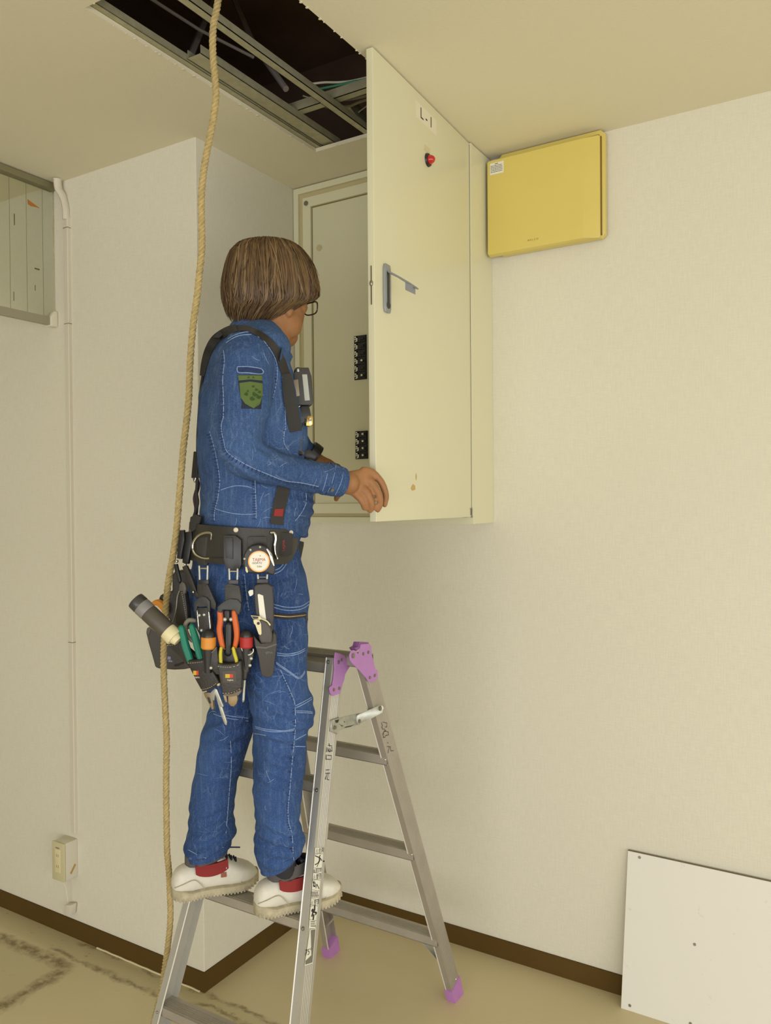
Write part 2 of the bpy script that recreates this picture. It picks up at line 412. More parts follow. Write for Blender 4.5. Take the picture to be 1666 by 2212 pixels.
# ---------------------------------------------------------------- ceiling void: runners, hangers, cables
def cchan(mb, p0, p1, wid, ht, th=.002, lip=True):
    # steel runner with upturned sides along p0->p1 (open top)
    p0, p1 = V(p0), V(p1); d = (p1-p0).normalized(); s = d.cross(UP).normalized()
    for a, b, z0, z1 in ((-wid/2, wid/2, 0, th), (-wid/2, -wid/2+th, 0, ht), (wid/2-th, wid/2, 0, ht)):
        mb.obox((p0+p1)/2+s*((a+b)/2)+UP*((z0+z1)/2), (p1-p0)/2, s*((b-a)/2), UP*((z1-z0)/2))
def runner(label, p0, p1, wid, ht, grp=None):
    mb = MB(); cchan(mb, p0, p1, wid, ht); o = build('ceiling_runner', mb, M['steel'], smooth=False)
    tag(o, label, 'ceiling runner', 'steel runners above the ceiling hatch')
runner('galvanised steel runner along the left edge of the ceiling hatch', (.262, -1.9, 2.8135), (.262, -.34, 2.8135), .046, .02)
runner('steel runner crossing the middle of the open hatch lengthwise', (.470, -1.9, 2.8135), (.470, -.2, 2.8135), .025, .022)
runner('wide mottled steel runner lapped beside the left hatch edge near the corner', (.312, -1.0, 2.8185), (.312, -.34, 2.8185), .050, .024)
mb = MB(); cchan(mb, (.0, -.56, 2.842), (1.3, -.56, 2.842), .03, .030)
tag(build('cross_channel', mb, M['steel'], smooth=False), 'cross channel lying over the runners near the switch cabinet', 'ceiling channel', 'steel runners above the ceiling hatch')
def hanger(label, pts, r):
    tag(build('hanger_rod', MB().tube([V(p) for p in pts], r, 8), M['rod']), label, 'hanger', 'hanger rods above the ceiling hatch')
HZ = lambda x, y, z: hitp(x, y, (0, 0, z), UP)
M['rod'] = mat('dusty_rod', srgb(168, 158, 150), .6, .2)
hanger('thick short brace rod rising left of the rope inside the hatch', [HZ(409, 128, 2.93), HZ(466, -12, 3.36)], .010)
hanger('long slanted brace rod running behind the middle runner in the hatch', [HZ(618, 192, 2.90), HZ(548, 95, 3.12), HZ(496, -25, 3.40)], .010)
hanger('thin conduit rod crossing the left part of the dark ceiling void', [HZ(318, -8, 3.02), HZ(430, 64, 3.02), HZ(548, 124, 3.0)], .005)
mb = MB().prism([V((.395, -.42, 2.90)), V((.395, -.36, 2.93)), V((.395, -.30, 2.90)), V((.395, -.34, 2.875))], (.03, 0, 0), .001)
mb.tube([(.30, -.5, 2.93), (.42, -.36, 2.90), (.50, -.36, 2.93)], .003, 6)
tag(build('runner_clip', mb, M['steel']), 'small bent steel clip hanging under the void near the cross channel', 'clip')
def cable(label, pts, r, m):
    tag(build('cable', MB().tube(bez(pts, 8), r, 8), m), label, 'cable', 'cables in the ceiling void')
M['dustycable'] = mat('dusty_cable', srgb(150, 142, 118), .6)
def far_(p, dx): return V((p.x+dx, p.y+.05, p.z+.02))
def cab(label, px, r, m):
    pts = [HZ(*q) for q in px]; pts.append(pts[-1]+V((.25, .04, .01))); cable(label, [tuple(p) for p in pts], r, m)
cab('white cable ending beside the green cable above the hatch', [(668, 182, 2.94), (700, 178, 2.95), (740, 177, 2.955), (790, 168, 2.965)], .0035, M['white'])
cab('green earth cable crossing the upper corner of the hatch opening', [(690, 192, 2.925), (730, 184, 2.93), (765, 176, 2.935), (796, 169, 2.94)], .0038, mat('green_cable', srgb(40, 140, 95), .5))
cab('grey cable sagging in a loop beside the cross channel', [(686, 192, 2.915), (715, 208, 2.905), (745, 215, 2.90), (796, 206, 2.91)], .0045, M['dustycable'])
cab('flat grey cable lying lowest across the corner of the void', [(704, 231, 2.905), (722, 231, 2.90), (755, 229, 2.90), (796, 214, 2.905)], .0050, M['dustycable'])

# ================================================================ DISTRIBUTION PANEL
PY = -.17; PX0, PX1 = .003, .744; PZ0, PZ1 = 1.532, 2.796
pan = empty('distribution_cabinet', (.37, 0, PZ0), 'cream steel electrical cabinet on the wall with its tall door swung open', 'electrical cabinet')
ft = .052   # frame face width
k = MB()
e_ = .0008
k.box((PX0+e_, PY+.014, PZ0+.012), (PX0+.012, -.001, PZ1-.012)); k.box((PX1-.012, PY+.014, PZ0+e_), (PX1-e_, -.001, PZ1-e_)); k.box((PX0+e_, PY+.014, PZ0+e_), (PX1-.012, -.001, PZ0+.012)); k.box((PX0+e_, PY+.014, PZ1-.012), (PX1-.012, -.001, PZ1-e_)); k.box((PX0+.012, -.02, PZ0+.012), (PX1-.012, -.002, PZ1-.012))
build('cabinet_body', k, M['panel'], pan, smooth=False)
k = MB()   # stepped frame: outer lip + recessed face
def frame(mb, x0, x1, z0, z1, wd, y0, y1):
    mb.box((x0, y0, z0), (x0+wd, y1, z1)); mb.box((x1-wd, y0, z0), (x1, y1, z1)); mb.box((x0+wd, y0, z0), (x1-wd, y1, z0+wd)); mb.box((x0+wd, y0, z1-wd), (x1-wd, y1, z1))
frame(k, PX0, PX1, PZ0, PZ1, .022, PY, PY+.014)
build('outer_lip', k, M['panel'], pan, smooth=False)
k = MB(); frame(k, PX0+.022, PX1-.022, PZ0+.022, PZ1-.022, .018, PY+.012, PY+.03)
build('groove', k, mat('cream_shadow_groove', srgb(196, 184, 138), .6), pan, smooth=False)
k = MB(); frame(k, PX0+.040, PX1-.040, PZ0+.036, PZ1-.04, .036, PY+.004, PY+.026)
build('inner_frame', k, M['panel'], pan, smooth=False)
ix0, ix1, iz0, iz1 = PX0+.080, PX1-.080, 1.602, 2.716
k = MB(); k.prism([V((ix0, PY+.012, iz0)), V((ix1, PY+.012, iz0)), V((ix1, PY+.012, iz1)), V((ix0, PY+.012, iz1))], (0, .006, 0), .0012)
build('inner_cover', k, M['panel'], pan)
k = MB(); frame(k, ix0-.006, ix1+.006, iz0-.006, iz1+.006, .006, PY+.014, PY+.028)
build('gasket', k, M['panel_edge'], pan, smooth=False)
for x, z in ((PX0+.058, PZ1-.062), (PX0+.058, PZ0+.052), (PX1-.06, PZ0+.052)):
    k = MB(); k.tube([(x, PY+.0045, z), (x, PY-.001, z)], .009, 14); k.tube([(x, PY-.0005, z), (x, PY-.003, z)], .005, 6)
    build('screw', k, M['rivet'], pan)
k = MB().tube([(ix0+.03, PY+.012, iz1-.155), (ix0+.03, PY+.010, iz1-.155)], .012, 18)
build('knockout_plug', k, mat('cream_plug', srgb(196, 184, 144), .5), pan)
# door seal slot line on frame
# breakers
def breakers(x0, z1, z0, n, on):
    k = MB(); k.box((x0, PY+.009, z0), (x0+.053, PY+.0125, z1))
    b = build('breaker_window', k, M['black'], pan, smooth=False)
    h = (z1-z0)/n
    for i in range(n):
        zc = z1-h*(i+.5)
        k = MB(); k.box((x0+.003, PY+.004, zc-h*.42), (x0+.050, PY+.010, zc+h*.42))
        o = build('breaker', k, M['gunmetal'], b, smooth=False)
    for i in range(n):
        zc = z1-h*(i+.5)
        k = MB(); k.box((x0+.006, PY+.0015, zc+.004), (x0+.018, PY+.0045, zc+.009)); k.box((x0+.013, PY+.0015, zc-.008), (x0+.018, PY+.0045, zc+.009)); k.box((x0+.006, PY+.0015, zc-.003), (x0+.010, PY+.0045, zc+.002)); k.box((x0+.0085, PY+.0015, zc-.010), (x0+.015, PY+.0045, zc-.0075))
        build('breaker_marking', k, M['white'], b, smooth=False)
        k = MB(); k.prism([V((x0+.031, PY+.004, zc-.005)), V((x0+.046, PY+.004, zc-.005)), V((x0+.046, PY+.004, zc+.005)), V((x0+.031, PY+.004, zc+.005))], (0, -.006, 0), .001)
        build('toggle', k, M['black'], b)
        if on[i]:
            k = MB(); k.box((x0+.035, PY-.0032, zc-.003), (x0+.042, PY-.0018, zc+.0035)); build('toggle_mark', k, M['white'], b, smooth=False)
breakers(.268, 2.213, 2.053, 6, (0, 0, 0, 1, 0, 1))
breakers(.270, 1.867, 1.765, 4, (1, 1, 1, 1))
breakers(.345, 2.213, 2.053, 6, (0, 0, 0, 0, 0, 0))
breakers(.347, 1.867, 1.765, 4, (0, 0, 0, 0))
# door (opened about 95 degrees)
HX, HY = .738, -.165; FXe, FYe = .7665, -.815   # hinge line, free edge (outer face)
dd = V((FXe-HX, FYe-HY, 0)).normalized(); dn = V((-dd.y, dd.x, 0))   # dn: outer face normal, towards +X
if dn.x < 0: dn = -dn
DL = V((FXe-HX, FYe-HY, 0)).length; DZ0, DZ1 = 1.556, 2.796
h0 = V((HX, HY, 0))
def DP(s, o, z): return h0+dd*s+dn*o+UP*z      # s from hinge, o outwards, z
k = MB()
k.prism([DP(0, 0, DZ0), DP(DL, 0, DZ0), DP(DL, 0, DZ1), DP(0, 0, DZ1)], dn*-.0018, 0)
for a in ((DL-.0018, DL, DZ0, DZ1), (0, .0018, DZ0, DZ1)):
    k.add([DP(a[0], -.0018, a[2]), DP(a[1], -.0018, a[2]), DP(a[1], -.02, a[2]), DP(a[0], -.02, a[2]), DP(a[0], -.0018, a[3]), DP(a[1], -.0018, a[3]), DP(a[1], -.02, a[3]), DP(a[0], -.02, a[3])],
          [(0,3,2,1),(4,5,6,7),(0,1,5,4),(1,2,6,5),(2,3,7,6),(3,0,4,7)])
def dbox(mb, s0, s1, o0, o1, z0, z1):
    return mb.obox(DP((s0+s1)/2, (o0+o1)/2, (z0+z1)/2), dd*abs(s1-s0)/2, dn*abs(o1-o0)/2, UP*abs(z1-z0)/2)
k = MB()
k.prism([DP(0, 0, DZ0), DP(DL, 0, DZ0), DP(DL, 0, DZ1), DP(0, 0, DZ1)], dn*-.020, .0018, 3)
door = build('door', k, M['panel'], pan)
k = MB()   # folded return lip on the back of the door
dbox(k, .004, .03, -.034, -.020, DZ0+.01, DZ1-.01); dbox(k, .03, DL-.03, -.034, -.020, DZ0+.01, DZ0+.03); dbox(k, .03, DL-.03, -.034, -.02, DZ1-.03, DZ1-.01)
build('door_return', k, M['panel'], door, smooth=False)
k = MB(); dbox(k, .001, .006, -.012, .0008, DZ0+.0, DZ1-.004)
build('hinge_gasket', k, M['black'], door, smooth=False)
k = MB(); dbox(k, .0, .012, .0, .004, DZ0-.002, DZ0+.004)
for i in range(3): dbox(k, .008+i*.004, .0095+i*.004, 0, .003, DZ0+.006, DZ0+.026)
dbox(k, .006, .02, 0, .003, DZ0+.026, DZ0+.029)
build('hinge', k, M['rivet'], door, smooth=False)
# label sticker L-1 : pixel positions on the door face
def dface(px, py): 
    p = hitp(px, py, h0, dn); return (p-h0).dot(dd), p.z
s0, z0 = dface(898, 222); s1, z1 = dface(943, 290)
s_a, za = dface(898, 240); s_b, zb = dface(943, 272)
lz = (za+zb)/2
k = MB(); dbox(k, s1, s0, .0001, .0006, lz-.024, lz+.024)
lab = build('label_sticker', k, mat('pale_label', srgb(228, 222, 196), .4), door, smooth=False)
build('lettering', text_mesh('L - 1', .045, DP((s0+s1)/2, .0006, lz), -dd, UP), M['ink'], lab, smooth=False)
# lamp
ls, lzz = dface(924, 346)
k = MB(); k.tube([DP(ls, 0, lzz), DP(ls, .006, lzz)], [.020, .018], 20); lamp = build('indicator_lamp', k, M['gunmetal'], door)
k = MB(); k.ball(DP(ls, .007, lzz), .0135, .0135, .017, ax=(dd, UP, dn)); build('lamp_lens', k, mat('red_lens', srgb(190, 24, 26), .2, coat=.5), lamp)
ls2, lz2 = dface(922, 322)
k = MB(); dbox(k, ls2-.02, ls2+.02, 0, .0012, lz2-.008, lz2+.008); build('name_plate', k, mat('clear_plate', srgb(214, 204, 164), .2, coat=.4), door, smooth=False)
# handle
hs, hz0 = dface(834, 676); _, hz1 = dface(834, 572)
k = MB(); rr_ = .017
pl_ = [DP(hs+rr_*a, 0, z) for a, z in ((-.75, hz0), (.75, hz0), (1, hz0+.012), (1.05, (hz0+hz1)/2), (1, hz1-.012), (.75, hz1), (-.75, hz1), (-1, hz1-.012), (-1.05, (hz0+hz1)/2), (-1, hz0+.012))]
M['handle'] = mat('grey_die_cast', srgb(150, 154, 158), .4, .3)
k.prism(pl_, dn*.008, .0025, 2); hb = build('handle_base', k, M['handle'], door)
k = MB(); dbox(k, hs-.007, hs+.007, .007, .0086, hz0+.02, hz1-.02); k.tube([DP(hs, .007, hz0+.02), DP(hs, .0088, hz0+.02)], .010, 16)
build('handle_recess', k, M['gunmetal'], hb)
hp = DP(hs, .008, hz1-.02)
pA = hitp(838, 592, hp, dn); pB = P(870, 622, (pA-CAM).dot(FF)-.035); pC = P(895, 640, (pA-CAM).dot(FF)-.062)
# lever stands off the face, pointing outwards and down
lever = [hp, hp+dn*.03-UP*.018, hp+dn*.065-UP*.042, hp+dn*.088-UP*.058]
k = MB(); k.tube(lever, [.0055, .0045, .0055, .004], 10, flat=.6); lv = build('handle_lever', k, M['handle'], hb)
k = MB(); c_ = hp+dn*.066-UP*.054
k.obox(c_, dn*.011+UP*-.006, dd*.008, UP*.010); build('lock_boss', k, M['handle'], lv, smooth=False)
# latch rod on free edge
k = MB(); fe = DP(DL, -.009, 0)
ez = [hitp(803, y, fe, dd).z for y in (574, 612, 658)]
k.obox(fe+UP*((ez[0]+ez[2])/2)+dd*.001, UP*((ez[0]-ez[2])/2), dn*.0016, dd*.0012)
k.ball(fe+UP*ez[1]+dd*.001, .005, .005, .008)
build('latch', k, M['rivet'], door)
# chipped paint
cs, cz = dface(893, 1053); random.seed(5)
def blob(mb, s, z, rs, rz, n=13, seed=1):
    random.seed(seed); poly = [DP(s+rs*math.cos(q)*random.uniform(.6, 1.15), .0002, z+rz*math.sin(q)*random.uniform(.6, 1.1)) for q in (2*math.pi*i/n for i in range(n))]
    mb.prism(poly, dn*.0004)
k = MB(); blob(k, cs, cz, .017, .010, seed=4); cs2, cz2 = dface(899, 1030); blob(k, cs2, cz2, .004, .011, seed=6)
build('paint_chip', k, mat('chipped_primer', srgb(200, 168, 104), .8), door, smooth=False)

# ================================================================ VENTILATION COVER
vx0, vx1, vz0, vz1 = .752, 1.150, 2.447, 2.796
ven = empty('ventilation_cover', ((vx0+vx1)/2, 0, vz0), 'yellowed square plastic ventilation cover high on the wall beside the cabinet', 'ventilation cover')
def rrect(x0, x1, z0, z1, y, ch=.02):
    return [V((x0+ch, y, z0)), V((x1-ch, y, z0)), V((x1, y, z0+ch)), V((x1, y, z1-ch)), V((x1-ch, y, z1)), V((x0+ch, y, z1)), V((x0, y, z1-ch)), V((x0, y, z0+ch))]
k = MB().prism(rrect(vx0+.05, vx1-.004, vz0+.012, vz1-.002, 0, .006), (0, -.012, 0), .002); build('backing', k, M['ventdark'], ven)
k = MB()
k.loft([rrect(vx0+.03, vx1, vz0+.004, vz1, -.012, .012), rrect(vx0+.03, vx1, vz0+.004, vz1, -.030, .014), rrect(vx0+.036, vx1-.008, vz0+.010, vz1-.010, -.034, .012)])
build('surround', k, M['vent'], ven)
k = MB()
fx1 = vx1-.012; fz0 = vz0+.001; fz1 = vz1-.022
k.loft([rrect(vx0, fx1, fz0, fz1, -.040, .004), rrect(vx0, fx1, fz0, fz1, -.047, .004), rrect(vx0+.002, fx1-.05, fz0+.004, fz1-.004, -.060, .004), ])
build('front_cover', k, M['vent'], ven)
k = MB().box((vx0+.006, -.042, fz1+.0005), (fx1-.004, -.033, fz1+.004)); k.box((fx1, -.042, fz0+.01), (fx1+.003, -.033, fz1-.002)); build('gap', k, M['ventdark'], ven, smooth=False)
k = MB().box((vx0+.012, -.0606, fz1-.052), (vx0+.062, -.0596, fz1-.013)); lab = build('notice_sticker', k, M['sticker'], ven, smooth=False)
k = MB(); random.seed(9)
for i in range(5):
    z = fz1-.024-i*.0052; x = vx0+.015
    while x < vx0+.056:
        wd = random.uniform(.002, .007); k.box((x, -.0609, z), (min(x+wd, vx0+.058), -.0605, z+.0018)); x += wd+.0012
k.box((vx0+.030, -.0609, fz1-.0185), (vx0+.042, -.0605, fz1-.0165))
build('notice_text', k, M['ink'], lab, smooth=False)
build('maker_mark', text_mesh('M E L C O', .0085, (vx0+.165, -.0601, fz0+.028), (1, 0, 0), UP, lift=0.0), M['ventdark'], ven, smooth=False)

# ================================================================ GYPSUM BOARD leaning on the wall
B0 = hitp(1343, 2175, (0, 0, 0), UP); tl = hitp(1357, 1837, (0, -.012, 0), (0, 1, 0))
B0.y = -.070; tl.y = -.014
up_b = (tl-B0); bw = V((.62, -.002, 0))
nb_ = bw.cross(up_b).normalized()
if nb_.y > 0: nb_ = -nb_
k = MB().prism([B0, B0+bw, B0+bw+up_b, B0+up_b], -nb_*.0095, .0006, 1)
bd = build('gypsum_board', k, M['gyps']); tag(bd, 'white gypsum board panel leaning against the wall at the lower right', 'board')
def bpt(px, py): return hitp(px, py, B0, nb_)
for px, py in ((1382, 1852), (1501, 2040), (1361, 2172), (1492, 2211)):
    c = bpt(px, py); k = MB().tube([c-nb_*.0005, c+nb_*.0012], .0045, 12); k.tube([c+nb_*.001, c+nb_*.0018], .0022, 6)
    build('screw', k, M['rivet'], bd)
k = MB()
for (q0, q1) in ((B0+up_b*1.001, B0+bw+up_b*1.001),):
    k.obox((q0+q1)/2-nb_*.005, (q1-q0)/2, nb_*.005, up_b.normalized()*.0008)
build('paper_edge', k, mat('grey_paper_edge', srgb(120, 112, 92), .9), bd, smooth=False)

# ================================================================ SMOKE CURTAIN (hanging wired glass)
SX = -.722; sy0, sy1 = -3.0, -A; sz0, sz1 = 2.272, 2.795
smk = empty('smoke_curtain', (SX, sy1, sz0), 'hanging greenish glass smoke barrier under the ceiling at far left', 'glass barrier')
k = MB().box((SX-.003, sy0, sz0+.012), (SX+.003, sy1-.004, sz1-.01)); build('glass_pane', k, M['glass'], smk, smooth=False)
k = MB().prism([V((SX-.018, sy0, sz1-.022)), V((SX+.018, sy0, sz1-.022)), V((SX+.018, sy0, sz1)), V((SX-.018, sy0, sz1))], (0, sy1-sy0-.002, 0), .001)
build('top_rail', k, mat('olive_rail', srgb(138, 132, 100), .5, .3), smk, smooth=False)
k = MB().prism([V((SX-.010, sy0, sz0)), V((SX+.010, sy0, sz0)), V((SX+.010, sy0, sz0+.030)), V((SX-.010, sy0, sz0+.030))], (0, sy1-sy0-.03, 0), .002)
build('bottom_rail', k, mat('rail_grey', srgb(168, 162, 140), .5, .3), smk, smooth=False)
k = MB().prism([V((SX-.016, sy1-.030, sz0-.004)), V((SX-.016, sy1-.002, sz0-.004)), V((SX-.016, sy1-.002, sz0+.052)), V((SX-.016, sy1-.016, sz0+.052)), V((SX-.016, sy1-.030, sz0+.030))], (.032, 0, 0), .002)
build('end_bracket', k, M['white'], smk)
k = MB(); y = sy1-.05
while y > sy0: k.tube([(SX, y, sz0+.03), (SX, y, sz1-.02)], .0007, 5); y -= .066
build('glass_wire', k, mat('wire_in_glass', srgb(120, 122, 92), .6), smk)
k = MB()
for px, py, rw, rh_ in ((80, 581, .010, .0024), (76, 622, .0011, .010), (31, 474, .0015, .02), (30, 640, .001, .016)):
    c = hitp(px, py, (SX+.004, 0, 0), (1, 0, 0)); k.obox(c, (0, rw, 0), (0, 0, rh_), (.0004, 0, 0))
build('smudge', k, mat('olive_smudge', srgb(92, 88, 62), .9), smk, smooth=False)
pts = [hitp(x, y_, (SX+.0035, 0, 0), (1, 0, 0)) for x, y_ in ((59, 430), (86, 450), (66, 445), (60, 441))]
build('torn_sticker', MB().prism(pts, (.0008, 0, 0)), mat('orange_sticker', srgb(176, 112, 48), .6), smk, smooth=False)

# ================================================================ cable trunking, outlet, adapter
tx = -.640
k = MB()
k.prism([V((tx-.011, -A, 0)), V((tx-.011, -A-.012, 0)), V((tx-.008, -A-.014, 0)), V((tx+.008, -A-.014, 0)), V((tx+.011, -A-.012, 0)), V((tx+.011, -A, 0))], (0, 0, 1), 0)
for i, v_ in enumerate(k.v): v_.z = .395 if v_.z < .5 else 2.66
tr = build('cable_trunking', k, M['white'], smooth=False); tag(tr, 'white plastic cable trunking running up the left wall to the ceiling', 'cable trunking')
tr.data.materials[0] = mat('cream_trunking', srgb(216, 210, 190), .55)
k = MB()
k.tube(bez([(tx, -A-.010, 2.65), (tx, -A-.011, 2.69), (tx-.012, -A-.014, 2.735), (tx-.026, -A-.022, 2.765), (tx-.026, -A-.026, 2.799)], 6), [.014]*12+[.016]*12+[.019], 12, flat=.75)
build('elbow_cover', k, tr.data.materials[0], tr)
for z in (2.27, 2.62, 1.1):
    k = MB().box((tx-.0125, -A-.0155, z), (tx+.0125, -A, z+.0016)); build('joint', k, M['panel_edge'], tr, smooth=False)
ox0, ox1, oz0, oz1 = -.700, -.632, .235, .372; od = .052
out = empty('wall_outlet', ((ox0+ox1)/2, -A, oz0), 'surface mounted double power outlet box low on the left wall', 'power outlet')
k = MB().prism([V((ox0+.004, -A, oz0)), V((ox1, -A, oz0)), V((ox1, -A, oz1)), V((ox0+.004, -A, oz1))], (0, -od, 0), .004, 2); build('mounting_box', k, tr.data.materials[0], out)
k = MB().prism([V((ox0, -A-od, oz0-.004)), V((ox1+.0, -A-od, oz0-.004)), V((ox1+.0, -A-od, oz1)), V((ox0, -A-od, oz1))], (0, -.008, 0), .003, 2); fp = build('face_plate', k, mat('aged_plate', srgb(206, 198, 158), .5), out)
k = MB().prism([V((-.681, -A-od-.007, .262)), V((-.651, -A-od-.007, .262)), V((-.651, -A-od-.007, .348)), V((-.681, -A-od-.007, .348))], (0, -.003, 0), .001); build('socket', k, M['cream'], fp)
k = MB()
for z in (.285, .325):
    for x in (-.671, -.661): k.box((x-.001, -A-od-.0106, z-.005), (x+.001, -A-od-.0098, z+.005))
k.box((-.676, -A-od-.0106, .352), (-.656, -A-od-.0078, .3535))
build('socket_slot', k, mat('slot', srgb(130, 120, 84), .8), fp, smooth=False)
k = MB(); c = V((ox1+.0006, -A-.022, .268)); k.obox(c, V((0, -.010, -.014)), V((0, -.003, .0025)), V((.0006, 0, 0))); build('tape_mark', k, mat('brown_tape', srgb(176, 148, 92), .8), out, smooth=False)
ad = empty('cable_adapter', (-.655, -A, .13), 'small pale plug adapter dangling on a thin cord below the outlet', 'adapter')
k = MB().prism([V((-.680, -A-.004, .085)), V((-.640, -A-.004, .097)), V((-.634, -A-.004, .137)), V((-.674, -A-.004, .127))], (0, -.026, 0), .005, 2)
build('adapter_body', k, tr.data.materials[0], ad)
build('cord', MB().tube(bez([(-.668, -A-.045, .236), (-.662, -A-.03, .19), (-.666, -A-.02, .135)], 8), .0012, 6), M['white'], ad)

# ================================================================ STEP LADDER
lad = empty('step_ladder', (.48, -.72, 0), 'aluminium step ladder with lilac hinges and lilac feet, the man standing on it', 'step ladder')
FP, FN = V((0, -1.17, 0)), V((0, 1, -.25)); BP, BN = V((0, -.312, 0)), V((0, 1, .42))
def online(a, b, z): return a+(b-a)*((z-a.z)/(b.z-a.z))
def channel(o0, o1, inward, w_hint, fl=.022, wd=.055, th=.0022, ribs=False):
    ax = (o1-o0).normalized(); i = V(inward); i = (i-ax*i.dot(ax)).normalized(); w_ = V(w_hint); w_ = (w_-ax*w_.dot(ax)-i*w_.dot(i)).normalized()
    sec = [(0, 0), (fl, 0), (fl, th), (th, th), (th, wd-th), (fl, wd-th), (fl, wd), (0, wd)]
    if ribs:
        for q in range(5): 
            y = wd-.010-q*.007; sec += [(0, y), (-.0007, y-.0012), (-.0007, y-.0030), (0, y-.0042)]
    rings = [[o+i*a+w_*b for a, b in sec] for o in (o0, o1)]
    return MB().loft(rings), ax, i, w_
rails = {}
for nm, p, q, pl, nr, inw, wh, zt in (
    ('fr', (720, 1410), (642, 2212), FP, FN, (-1, 0, 0), (0, 1, 0), 1.197),
    ('fl', (389.6, 1951), (325, 2210), FP, FN, (1, 0, 0), (0, 1, 0), 1.197),
    ('br', (867.8, 1750), (976, 2142), BP, BN, (-1, 0, 0), (0, 1, 0), 1.20),
    ('bl', (648, 1750), (697, 2039), BP, BN, (1, 0, 0), (0, 1, 0), 1.20)):
    a = hitp(*p, pl, nr); b = hitp(*q, pl, nr); o0 = online(a, b, .012); o1 = online(a, b, zt)
    if nm == 'fl': o1.x = max(o1.x, .375) if o1.x < .375 else o1.x
    mb, ax, i_, w_ = channel(o0, o1, inw, wh, ribs=(nm in ('fr', 'br', 'fl')))
    rails[nm] = (o0, o1, ax, i_, w_)
    r_ = build('rail', mb, M['alu'] if nm[0] == 'f' else M['alu2'], lad, angle=25)
    rails[nm+'o'] = r_
    build('rail_glint', MB().tube([o0+i_*.021+w_*.0005, o1+i_*.021+w_*.0005], .0021, 10), M['lip'] if 'lip' in M else M.setdefault('lip', mat('edge_glint', srgb(226, 224, 216), .3, .3)), r_)  # added pale bead, stands in for the reflection along the flange edge
    # foot boot
    c0 = o0-ax*0; k = MB(); e = .004
    sec = lambda z, g: [V((0, 0, 0))]
    base = o0+ax*(-.010/ax.z*1)
    q0 = online(o0, o1, .0); q1 = online(o0, o1, .045)
    def rect(o, g): return [o+i_*(-g)+w_*(-g), o+i_*(.022+g)+w_*(-g), o+i_*(.022+g)+w_*(.055+g), o+i_*(-g)+w_*(.055+g)]
    ra = rect(q0, .005); rb = rect(q1, .0035)
    for v_ in ra: v_.z = 0.0
    rm = [x.lerp(y, .5) for x, y in zip(ra, rb)]
    k.loft([ra, rm, rb]); build('rubber_foot', k, M['lilac_rubber'], lad, smooth=False)
# raise slanted cap of boots
def railpt(nm, z, a=0, b=0):
    o0, o1, ax, i_, w_ = rails[nm]; return online(o0, o1, z)+i_*a+w_*b
def step(zt, L, R, dep, ht, m, name='step', lipz=.004):
    # tread between two rails: top plate, front nose and rear lip
    k = MB(); l0 = railpt(L, zt, .003, .002); r0 = railpt(R, zt, .003, .002)
    xv = r0-l0; yv = V((0, 1, 0))*dep
    l0.z = r0.z = zt
    def bx(o, X, Y, Z): k.obox(o+X/2+Y/2+Z/2, X/2, Y/2, Z/2)
    bx(l0-UP*.002, xv, yv, UP*.002)
    bx(l0-UP*ht, xv, V((0, .002, 0)), UP*(ht-.002)); bx(l0-UP*ht+yv, xv, V((0, .002, 0)), UP*ht); bx(l0-UP*ht, xv, V((0, .012, 0)), UP*.002)
    for g in range(6):
        bx(l0+V((0, .006+g*(dep-.012)/6, 0)), xv, V((0, .0022, 0)), UP*.0009)
    return build(name, k, m, lad, smooth=False)
for z in (.262, .568, .885): step(z, 'fl', 'fr', .052, .024, M['alu2'])
step(1.180, 'fl', 'fr', .060, .026, M['alu2'])
for z in (.25, .57, .892): step(z, 'bl', 'br', .052, .026, M['alu2'])
step(1.190, 'bl', 'br', .070, .026, M['alu2'])
# diagonal corner braces under the lowest back rung
for nm, s_ in (('br', -1), ('bl', 1)):
    a = railpt(nm, .12, .012, .02); b = railpt(nm, .235, .012, .02)+V((s_*.085, 0, 0)); k = MB(); k.obox((a+b)/2, (b-a)/2, V((0, .011, 0)), (b-a).cross(V((0, 1, 0))).normalized()*.0012)
    build('corner_brace', k, M['alu'], lad, smooth=False)
# web plane of the right rails (outer face, facing +X)
def webplane(nm):
    o0, o1, ax, i_, w_ = rails[nm]; n = ax.cross(w_); n = n if n.x > 0 else -n; return o0, n
def weball(nm, px, py, off=0):
    o, n = webplane(nm); return hitp(px, py, o+n*off, n)
Z5 = lambda L: [(620+x*.17627, 1360+y*.17627) for x, y in L]
fb = Z5([(582, 278), (640, 292), (700, 320), (716, 345), (752, 345), (790, 405), (745, 480), (703, 552), (697, 600), (668, 690), (640, 780), (562, 812), (535, 800), (520, 778), (508, 720), (522, 695), (545, 682), (560, 600), (575, 470), (568, 385)])
bb = Z5([(757, 310), (775, 265), (805, 248), (840, 262), (862, 300), (885, 255), (895, 180), (1000, 170), (1024, 200), (1030, 300), (1075, 480), (1100, 500), (1106, 540), (1103, 590), (1070, 635), (990, 640), (960, 590), (880, 500), (790, 410), (765, 370)])
def bracket(pix, nm, off, rv, side=0):
    o, n = webplane(nm); pts = [hitp(x, y, o+n*off, n) for x, y in pix]
    if side:
        L_ = 'fl' if nm == 'fr' else 'bl'
        mx = lambda z: railpt(L_, z).x+railpt(nm, z).x
        pts = [V((mx(p.z)-p.x, p.y, p.z)) for p in pts]; nn = V((-n.x, n.y, n.z))
    else: nn = n
    b_ = build('hinge_bracket', MB().prism(pts, nn*.003, .0008, 1), M['lilac'], lad)
    for (x, y), r in rv:
        c = hitp(x, y, o+n*(off+.003), n)
        if side: c = V((mx(c.z)-c.x, c.y, c.z))
        k = MB().tube([c, c+nn*.0018], r, 14); k.tube([c+nn*.0015, c+nn*.0026], r*.65, 12)
        build('rivet', k, M['rivet'], b_)
    return b_
